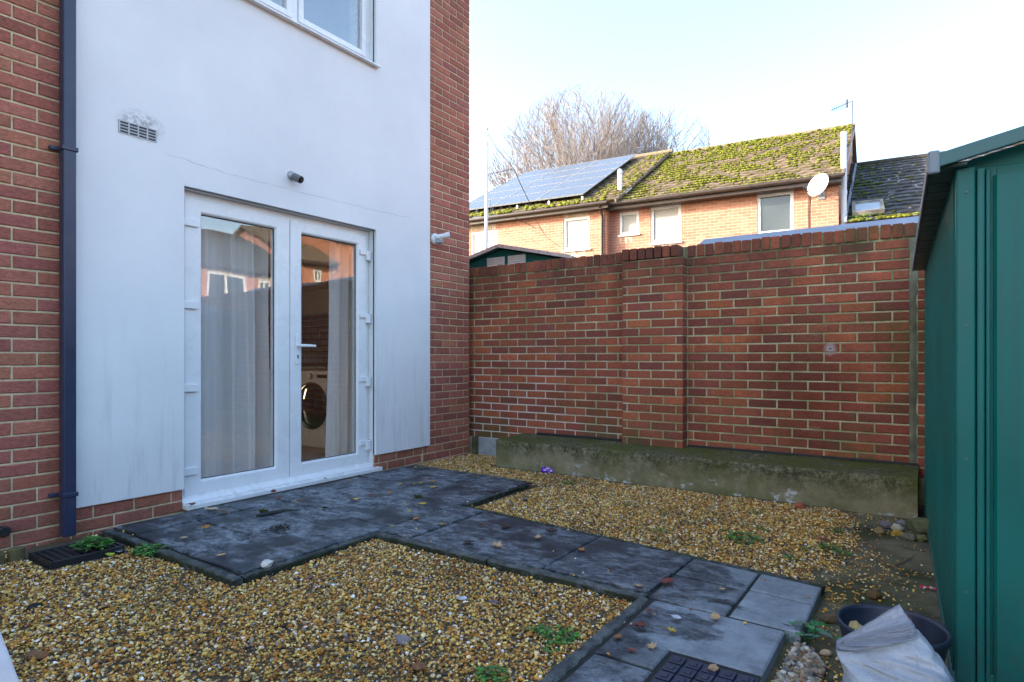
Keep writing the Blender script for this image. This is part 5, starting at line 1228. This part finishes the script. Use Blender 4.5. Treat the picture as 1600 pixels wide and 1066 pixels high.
def facade(h, x0, x1, yf, wins, mat):
    xs = sorted({x0, x1, *[w[0] for w in wins], *[w[1] for w in wins]}); m = MB()
    for a, b in zip(xs[:-1], xs[1:]):
        w = [q for q in wins if q[0] <= a + 1e-6 and q[1] >= b - 1e-6]
        if w: m.box(a, b, yf, yf+.25, -.05, w[0][2]); m.box(a, b, yf, yf+.25, w[0][3], ZE)
        else: m.box(a, b, yf, yf+.25, -.05, ZE)
    tob('facade', m, mat, h)
# left house, with the solar panels on its roof
hl = terrace('left house of the orange brick terrace, its mossy roof covered in solar panels', -0.75, 4.60, -.22, 0)
wl = [(.15, 1.12, 4.05, 4.93), (3.30, 4.10, 4.10, 5.02)]
facade(hl, -.75, 4.60, -.22, wl, MAT['terr_brick'])
m = MB(); m.box(-.75, -.5, .031, 10.6, -.05, ZE-.1); m.box(4.36, 4.601, .031, 10.6, -.05, ZE-.1); m.box(-.5, 4.36, 10.4, 10.6, -.05, ZE-.1); tob('wall', m, MAT['terr_brick_side'], hl)
for w in wl: window(hl, *w, -.22, MAT['blind'])
m = MB(); tiled(m, -.85, 4.95, -.45, ZE+.06, YR, ZR+.14); tiled(m, 4.95, -.85, 11.2, ZE+.06, YR, ZR+.14, gauge=.6)
rl = tob('roof', m, MAT['tile'], hl)
m = MB(); m.tube([(-.9, YR, ZR+.13), (5.0, YR, ZR+.13)], .09, 10); m.prism([(-.5, ZE-.02), (YR, ZR+.06), (YR, ZR+.13), (-.5, ZE+.05)], 'x', 4.93, 4.965); tob('ridge', m, tile_mat('ridge_tile', (.16, .13, .09), (.24, .2, .14)), rl)
m = MB(); moss_on(m, -.8, 3.9, -.45, ZE+.06, .25, ZE+.38, 330, lambda a, f: 1.0, 4, s=.055)
moss_on(m, 3.95, 4.93, -.45, ZE+.06, YR-.2, ZR+.04, 300, lambda a, f: .35+.9*a, 6, s=.045)
tob('moss', m, MAT['moss'], rl, kind='stuff', smooth=True)
m = MB(); m.tube([(-.9, -.50, ZE-.02), (4.72, -.50, ZE+.0)], .055, 10); m.box(-.9, 4.72, -.46, -.43, ZE-.14, ZE+.03); m.box(-.9, 4.62, -.43, -.22, ZE-.14, ZE-.12); gu = tob('gutter', m, MAT['gutter'], hl)
m = MB(); m.tube([(4.48, -.5, ZE-.05), (4.48, -.30, ZE-.22), (4.48, -.27, ZE-.3), (4.48, -.27, 0)], .035, 10); tob('downpipe', m, MAT['gutter'], hl)
# right house
hr = terrace('right house of the orange brick terrace, its roof speckled with yellow moss', 4.6, 10.24, 0, 0)
wr = [(4.88, 5.44, 4.43, 5.05), (5.76, 6.58, 4.12, 5.10), (8.45, 9.28, 4.10, 5.10)]
facade(hr, 4.605, 10.24, .02, wr, MAT['terr_brick'])
m = MB(); m.prism([(.275, -.05), (10.8, -.05), (10.8, ZE), (YR, ZR-.02), (.275, ZE+.02)], 'x', 10.0, 10.24); m.box(4.61, 10.0, 10.6, 10.8, -.05, ZE); tob('gable', flare(m), MAT['terr_brick_side'], hr)
for w, pn in zip(wr, ('blind', 'blind', 'dark_pane')): window(hr, *w, .02, MAT[pn])
m = MB(); tiled(m, 4.97, 10.36, -.30, ZE+.0, YR, ZR); tiled(m, 10.36, 4.97, 11.1, ZE, YR, ZR, gauge=.6); rr_ = tob('roof', flare(m), MAT['tile'], hr)
m = MB(); m.tube([(5.0, YR, ZR+.01), (10.36, YR, ZR+.01)], .09, 10); tob('ridge', flare(m), bpy.data.materials['ridge_tile'], rr_)
m = MB(); moss_on(m, 4.98, 10.30, -.30, ZE, YR, ZR, 4600, lambda a, f: (1.0-.55*a)*(.55+.75*f), 9, s=.036); moss_on(m, 5, 10.3, YR-.25, ZR-.1, YR, ZR+.06, 160, lambda a, f: 1, 15); tob('moss', flare(m), MAT['moss'], rr_, kind='stuff', smooth=True)
m = MB(); m.tube([(4.55, -.36, ZE-.03), (10.30, -.36, ZE-.03)], .055, 10); m.box(4.62, 10.30, -.31, -.28, ZE-.17, ZE-.01); m.box(4.62, 10.30, -.28, .02, ZE-.17, ZE-.15)
for k in range(7): x = 4.9+k*.85; m.tube([(x, -.36, ZE-.03), (x+.06, -.36, ZE-.03)], .062, 10)
tob('gutter', m, MAT['gutter'], hr)
m = MB(); m.prism([(-.3, ZE-.05), (YR, ZR-.06), (YR, ZR+.02), (-.3, ZE+.03)], 'x', 10.30, 10.37); tob('bargeboard', flare(m), MAT['gutter'], hr)
m = MB(); m.tube([(4.72, .55, 5.6), (4.72, .55, 6.28)], .062, 14); m.tube([(4.72, .55, 6.28), (4.72, .55, 6.30), (4.72, .55, 6.40), (4.72, .55, 6.44)], [.062, .072, .07, .03], 14); m.tube([(4.72, .55, 5.98), (4.72, .55, 6.0)], .07, 14)
m.box(4.45, 5.0, .2, .8, 5.76, 5.79, None, Matrix.Translation((0, .5, 5.78)) @ Matrix.Rotation(math.atan2(ZR-ZE, YR+.3), 4, 'X') @ Matrix.Translation((0, -.5, -5.78)))
tob('flue', m, MAT['alu'], hr)
m = MB(); m.tube([(10.33, .2, 2.0), (10.33, .2, 4.0)], .055, 12); m.tube([(10.35, .2, 3.5), (10.35, .2, 6.38)], .062, 14); m.tube([(10.35, .2, 4.9), (10.35, .2, 5.0)], .072, 14); m.tube([(10.35, .2, 4.45), (10.35, .2, 4.5)], .07, 14)
m.tube([(10.35, .2, 5.3), (10.24, .2, 5.3)], .012, 6); tob('soil_pipe', m, MAT['white_plastic'], hr, smooth=False)
# lower house attached at the right
ZX, ZXR = 4.18, 6.95
he = thing('terraced_house', 'lower end house with a dark grey tiled roof and a small roof window', 'house', TO, TR)
m = MB(); m.box(10.26, 15.5, .3, .55, -.05, ZX); m.box(15.3, 15.5, .55, 10.3, -.05, ZX); tob('wall', m, MAT['terr_brick'], he)
m = MB(); tiled(m, 10.42, 15.8, -.05, ZX, YR, ZXR, gauge=.34, thick=.045, prof=.008); tiled(m, 15.8, 10.42, 10.9, ZX, YR, ZXR, gauge=.6); rx_ = tob('roof', m, MAT['slate'], he)
m = MB(); m.tube([(10.4, YR, ZXR+.02), (15.8, YR, ZXR+.02)], .09, 10); tob('ridge', m, MAT['far_tile'], rx_)
m = MB(); moss_on(m, 10.45, 11.3, -.05, ZX, YR, ZXR, 420, lambda a, f: 1.1-1.0*a, 21, (.07, .11, .025), .04); moss_on(m, 10.5, 13, -.05, ZX, .15, ZX+.1, 160, lambda a, f: .8, 22, (.15, .16, .025), .04); moss_on(m, 11.3, 13.5, .3, ZX+.2, YR, ZXR, 60, lambda a, f: .3, 23, (.10, .14, .025), .04); tob('moss', m, MAT['moss'], rx_, kind='stuff', smooth=True)
sl_ = (ZXR-ZX)/(YR+.05)
m = MB(); m.prism([(-.05, ZX+.02), (YR, ZXR+.02), (YR, ZXR+.11), (-.05, ZX+.11)], 'x', 10.36, 10.41); tob('flashing', flare(m), MAT['felt'], he)
Mv = Matrix.Translation((10.85, .70, ZX + sl_*.75 + .05)) @ Matrix.Rotation(math.atan(sl_), 4, 'X')
m = MB()
for (a, b, c, d) in ((-.33, .33, -.48, -.40), (-.33, .33, .40, .48), (-.33, -.26, -.40, .40), (.26, .33, -.40, .40)): m.box(a, b, c, d, .0, .09, None, Mv)
rw = tob('roof_window', m, simple('weathered_frame', (.26, .24, .2), .8, var=.3), he)
m = MB(); m.box(-.26, .26, -.40, .40, .04, .06, None, Mv); tob('pane', m, simple('pale_pane', (.35, .40, .44), .15, var=.15, spec=.8), rw)
# solar panels: each one its own thing
roof_a = math.atan2(ZR+.14-(ZE+.06), YR+.45)
base = Matrix.Translation(TO) @ Matrix.Rotation(TR, 4, 'Z')
pm = MB(); pm.box(.018, 1.462, .018, 1.092, .012, .030)
pf = MB(); pf.box(0, 1.48, 0, .018, 0, .036); pf.box(0, 1.48, 1.092, 1.11, 0, .036); pf.box(0, .018, .018, 1.092, 0, .036); pf.box(1.462, 1.48, .018, 1.092, 0, .036)
proto = None
rown = ['bottom', 'second', 'middle', 'fourth', 'top']; coln = ['left', 'middle', 'right']
SLP = 5.0
for i in range(5):
    for j in range(3):
        s_ = .50 + i*1.125; yy = -.45 + math.cos(roof_a)*s_; zz = ZE+.06 + math.sin(roof_a)*s_
        Mp = base @ Matrix.Translation((-.62 + j*1.492, yy - math.sin(roof_a)*.14, zz + math.cos(roof_a)*.14)) @ Matrix.Rotation(roof_a, 4, 'X')
        if proto is None:
            proto = bpy.data.objects.new('solar_panel', None); C.objects.link(proto); root = proto; proto.empty_display_size = .1
            ob('cells', pm, MAT['solar'], proto, local=True); ob('panel_frame', pf, MAT['panel_alu'], proto, local=True)
        else:
            root = proto.copy(); C.objects.link(root)
            for ch in list(proto.children):
                c2 = ch.copy(); C.objects.link(c2); c2.parent = root
        root.rotation_mode = 'XYZ'; root.location = Mp.to_translation(); root.rotation_euler = Mp.to_euler()
        props(root, f'solar panel in the {rown[i]} row, {coln[j]} column of the array on the mossy roof', 'solar panel', 'solar panels on the terrace roof')
m = MB()
for k in range(5):
    x = -.4 + k*1.05; m.box(x, x+.05, -.10, -.04, ZE+.18, ZE+.36)
tob('panel_rail', m, MAT['alu'], hl)
# satellite dish
pd = Vector((9.84, -.60, 5.00)); pw = base @ pd
sd_ = thing('satellite_dish', 'white satellite dish on the brick wall near the end gable', 'satellite dish', pw, TR)
dn = Vector((-.50, -.78, .30)).normalized(); Md = Matrix.Translation((0, 0, 0)) @ dn.to_track_quat('Z', 'Y').to_matrix().to_4x4() @ Matrix.Diagonal((.84, .92, .9, 1))
m = MB(); m.lathe([(.0005, -.06), (.12, -.048), (.22, -.018), (.30, .025), (.306, .022), (.22, -.03), (.12, -.06), (.0005, -.07)], 36, Md); ob('reflector', m, MAT['white_plastic'], sd_, local=True, smooth=True)
m = MB(); m.tube([(-.02, .02, -.24), (-.20, -.26, -.18), (-.26, -.36, -.12)], .012, 8); m.tube([(-.27, -.38, -.14), (-.25, -.33, -.07)], .035, 10); ob('receiver_arm', m, MAT['dark_plastic'], sd_, local=True)
m = MB(); m.tube([(0, .03, -.03), (.02, .3, -.1), (.04, .60, -.1)], .018, 8); m.box(-.04, .12, .60, .62, -.2, 0); ob('bracket', m, MAT['grey_metal'], sd_, local=True)
m = MB(); m.tube([base @ Vector((9.62, .0, 4.95)), base @ Vector((9.60, .0, 4.6)), base @ Vector((9.61, .005, 4.2)), base @ Vector((9.60, .0, 3.5))], .010, 5); props(ob('cable', m, MAT['cable']), 'thin dark cable running down the brick below the satellite dish', 'cable')
# aerials
an = thing('tv_aerial', 'tall thin television aerial on a mast at the gable end of the terrace', 'aerial', on_y(1331, 300, 17.6))
m = MB(); a0 = on_y(1331, 300, 17.6); a1 = on_y(1332, 158, 17.6); m.tube([a0, a1], .011, 6); m.tube([a0 + Vector((0, 0, .45)), a0 + Vector((-.12, 0, .42))], .012, 5); ob('mast', m, MAT['cable'], an)
m = MB(); b0, b1 = on_y(1327, 160, 17.6), on_y(1298, 173, 17.0); m.tube([b0, b1], .009, 5); m.tube([a1, b0], .009, 5)
for k in range(9): q = b0.lerp(b1, .1 + .1*k); m.tube([q + Vector((0, -.13, .05)), q + Vector((0, .13, -.05))], .005, 4)
m.tube([b0 + Vector((-.05, -.02, .08)), b0 + Vector((-.05, .02, -.12))], .02, 5); ob('boom', m, MAT['cable'], an)
an = thing('tv_aerial', 'weathered television aerial beyond the left edge of the solar panels', 'aerial', on_y(795, 305, 21))
m = MB(); a0, a1 = on_y(795, 300, 21), on_y(792, 275, 21); m.tube([a0, a1], .02, 6); ob('mast', m, MAT['grey_metal'], an)
m = MB(); b0, b1 = on_y(778, 274, 21), on_y(800, 282, 20.6); m.tube([b0, b1], .014, 5)
for k in range(7): q = b0.lerp(b1, .05+.15*k); m.tube([q + Vector((0, -.15, .14)), q + Vector((0, .15, -.14))], .009, 4)
ob('boom', m, MAT['grey_metal'], an)
# white pole and wires
pl = on_y(758, 395, 12); pt = on_y(761, 203, 12)
fp = thing('pole', 'tall slim white pole standing behind the green shed', 'pole', (pl.x, 12, -.05))
m = MB(); m.tube([(pl.x, 12, -.05), (pl.x + (pt.x-pl.x)*.5, 12, 3.6), (pt.x, 12, pt.z)], [.05, .048, .026], 12); ob('shaft', m, MAT['white_plastic'], fp, smooth=True)
m = MB(); m.lathe([(.0005, .05), (.025, .035), (.035, 0), (.0005, -.01)], 10, Matrix.Translation((pt.x, 12, pt.z))); ob('finial', m, MAT['grey_metal'], fp)
wy = 13.6
m = MB(); P2 = [on_y(761, 207, 12), on_y(778, 235, 12.7), on_y(803, 264, 13.3)]; m.tube(P2, .006, 4); m.tube([on_y(759, 273, 12), on_y(775, 270, 12.5), on_y(803, 264, 13.3)], .009, 4)
m.tube([on_y(803, 264, 13.3), on_y(812, 285, 14.0), on_y(830, 322, 14.6)], .011, 5); m.tube([on_y(830, 322, 14.6), on_y(838, 345, 14.75), on_y(853, 370, 14.9), on_y(876, 386, 14.95)], .008, 4)
m.tube([on_y(805, 340, 14.8), on_y(820, 348, 14.95), on_y(837, 357, 15.05)], .01, 5)
props(ob('cable', m, MAT['cable']), 'slack overhead wires between the white pole and the terrace', 'cable')
m = MB(); m.tube([on_y(762, 208, 12), on_y(766, 290, 12.05), on_y(768, 395, 12.1)], .004, 4); props(ob('rope', m, MAT['grey_metal']), 'thin halyard hanging beside the white pole', 'rope')

# bare tree
def tree(name, label, base_, height, rx, seed, stems, maxlev=8):
    t = thing(name, label, 'tree', base_)
    r = random.Random(seed); tr = MB(); tw = MB(); b = Vector(base_)
    cz = height*.50; rz_ = height - cz
    def inside(q): return ((q.x-b.x)/rx)**2 + ((q.y-b.y)/rx)**2 + (max(0, q.z-b.z-cz)/rz_)**2 < 1.0
    def grow(mb, p, d, l, rd, lev):
        n = 4; pts = [Vector(p)]; q = Vector(p); dd = Vector(d)
        for k in range(n):
            dd = (dd + Vector((r.gauss(0, .06), r.gauss(0, .06), r.gauss(.02, .03)))).normalized(); q = q + dd*(l/n)
            if lev > 0 and not inside(q): break
            pts.append(q.copy())
        if len(pts) < 2: return
        r1 = rd*.66; N_ = len(pts)-1; mb.tube(pts, [rd + (r1-rd)*k/N_ for k in range(N_+1)], 6 if lev < 2 else (4 if lev < 4 else 3), cap=False)
        if lev >= maxlev or N_ < n: return
        for k in range(3 if lev < 4 else 2):
            a = r.uniform(0, 6.28); s_ = r.uniform(.08, .30) if k == 0 else r.uniform(.28, .60); o = Matrix.Rotation(a, 3, dd) @ dd.orthogonal().normalized()
            e = (dd*math.cos(s_) + o*math.sin(s_)); rad_ = Vector((q.x-b.x, q.y-b.y, 0)); e = e + rad_.normalized()*.05 if rad_.length > .1 else e; e.z += .07; e.normalize()
            st = pts[-1] if k == 0 else pts[r.choice((2, 3))]
            grow(tw if lev >= 1 else tr, st, e, l*(r.uniform(.8, .95) if k == 0 else r.uniform(.6, .85)), max(.0108, r1*(.92 if k == 0 else r.uniform(.45, .7))), lev+1)
    tr.tube([b, b + Vector((.05, 0, 1.0)), b + Vector((0, .05, 2.0))], [.42, .36, .34], 10)
    for k in range(stems):
        a = 2*math.pi*k/stems + r.uniform(-.3, .3); s_ = r.uniform(.15, .85)
        grow(tr, b + Vector((math.cos(a)*.1, math.sin(a)*.1, 1.9)), Vector((math.cos(a)*s_, math.sin(a)*s_, 1)).normalized(), height*.27*r.uniform(.9, 1.1), .14, 0)
    ob('trunk', tr, MAT['bark'], t); ob('crown', tw, MAT['bark'], t, recalc=False)
tree('bare_tree', 'large leafless tree with a wide twiggy crown behind the terrace roof', (-16.9, 32, -.05), 16.8, 6.4, 4, 13)
tree('bare_tree', 'smaller leafless tree at the right edge of the wide crown behind the roof', (-12.2, 33, -.05), 15.2, 4.1, 21, 11)

# ------------------------------------------------------------------ the other side of the yard, seen in the door glass
fe = thing('garden_fence', 'brown timber boundary fence behind the green shed, mirrored in the door glass', 'fence', (2.5, 0, 0))
m = MB()
for k in range(62): y = -4 + k*.15; m.box(2.50, 2.52+.008*(k % 2), y, y+.145, -.05, 1.85+R.uniform(-.01, .01))
ob('board', m, MAT['wood_fence'], fe)
for k in range(5):
    m = MB(); m.box(2.53, 2.63, -4+k*2.2, -3.9+k*2.2, -.05, 1.95); ob('post', m, MAT['wood_fence'], fe)
def far_house(label, x0, x1, y0, y1, ze, zr, wins, tilemat):
    h = thing('brick_house', label, 'house', (x0, (y0+y1)/2, 0))
    m = MB(); xm_ = (x0+x1)/2; ys = sorted({y0, y1, *[w[0] for w in wins], *[w[1] for w in wins]})
    for a, b in zip(ys[:-1], ys[1:]):
        w = [q for q in wins if q[0] <= a+1e-6 and q[1] >= b-1e-6]
        if w: m.box(x0, x0+.25, a, b, -.05, w[0][2]); m.box(x0, x0+.25, a, b, w[0][3], ze)
        else: m.box(x0, x0+.25, a, b, -.05, ze)
    for (ya, yb) in ((y0, y0+.25), (y1-.25, y1)): m.prism([(x0+.25, -.05), (x1, -.05), (x1, ze), (xm_, zr-.1), (x0+.25, ze)], 'y', ya, yb)
    ob('wall', m, MAT['far_brick'], h)
    for w in wins:
        m = MB(); m.box(x0-.01, x0+.06, w[0], w[0]+.09, w[2], w[3]); m.box(x0-.01, x0+.06, w[1]-.09, w[1], w[2], w[3]); m.box(x0-.01, x0+.06, w[0]+.09, w[1]-.09, w[2], w[2]+.09); m.box(x0-.01, x0+.06, w[0]+.09, w[1]-.09, w[3]-.09, w[3])
        ymid = (w[0]+w[1])/2; m.box(x0-.01, x0+.06, ymid-.04, ymid+.04, w[2]+.09, w[3]-.09)
        wi = ob('window', m, MAT['upvc'], h); p = MB(); p.box(x0+.03, x0+.04, w[0]+.09, w[1]-.09, w[2]+.09, w[3]-.09); ob('pane', p, MAT['dark_pane'], wi)
        l = MB(); l.box(x0-.02, x0-.001, w[0]-.05, w[1]+.05, w[3]+.005, w[3]+.22); ob('lintel', l, simple('cream_lintel', (.5, .42, .30), .9), h) if 'cream_lintel' not in bpy.data.materials else ob('lintel', l, bpy.data.materials['cream_lintel'], h)
    m = MB(); m.prism([(x0-.3, ze-.05), (xm_, zr), (x1+.3, ze-.05), (x1+.3, ze+.1), (xm_, zr+.16), (x0-.3, ze+.1)], 'y', y0-.2, y1+.2)
    m.c = [(1, 1, 1, 1)]*len(m.v); rf = ob('roof', m, tilemat, h)
    m = MB(); m.box(x0-.4, x0-.3, y0-.2, y1+.2, ze-.08, ze+.04); ob('gutter', m, MAT['gutter'], h)
    m = MB(); m.box(xm_-.3, xm_+.3, y0+1.2, y0+2.0, zr-.3, zr+.9); ob('chimney', m, MAT['far_brick'], rf)
    return h
far_house('brick house with dark roof and white windows mirrored in the left glass door', 16.0, 24.0, 4.5, 17.6, 4.85, 6.9, [(9.3, 10.9, 3.0, 4.4), (13.6, 15.2, 3.3, 4.55), (15.9, 16.5, 3.7, 4.5), (6.5, 7.5, 3.2, 4.3)], MAT['far_tile'])
far_house('narrow orange brick house with a brown roof mirrored in the right glass door', 16.0, 23.0, 17.65, 20.0, 5.55, 7.4, [(18.7, 19.2, 4.75, 5.35)], MAT['tile'])
far_house('tall plain orange brick house mirrored at the right edge of the right glass door', 15.9, 21.0, 20.05, 29.0, 6.9, 7.6, [(24.0, 25.2, 3.0, 4.2)], MAT['tile'])
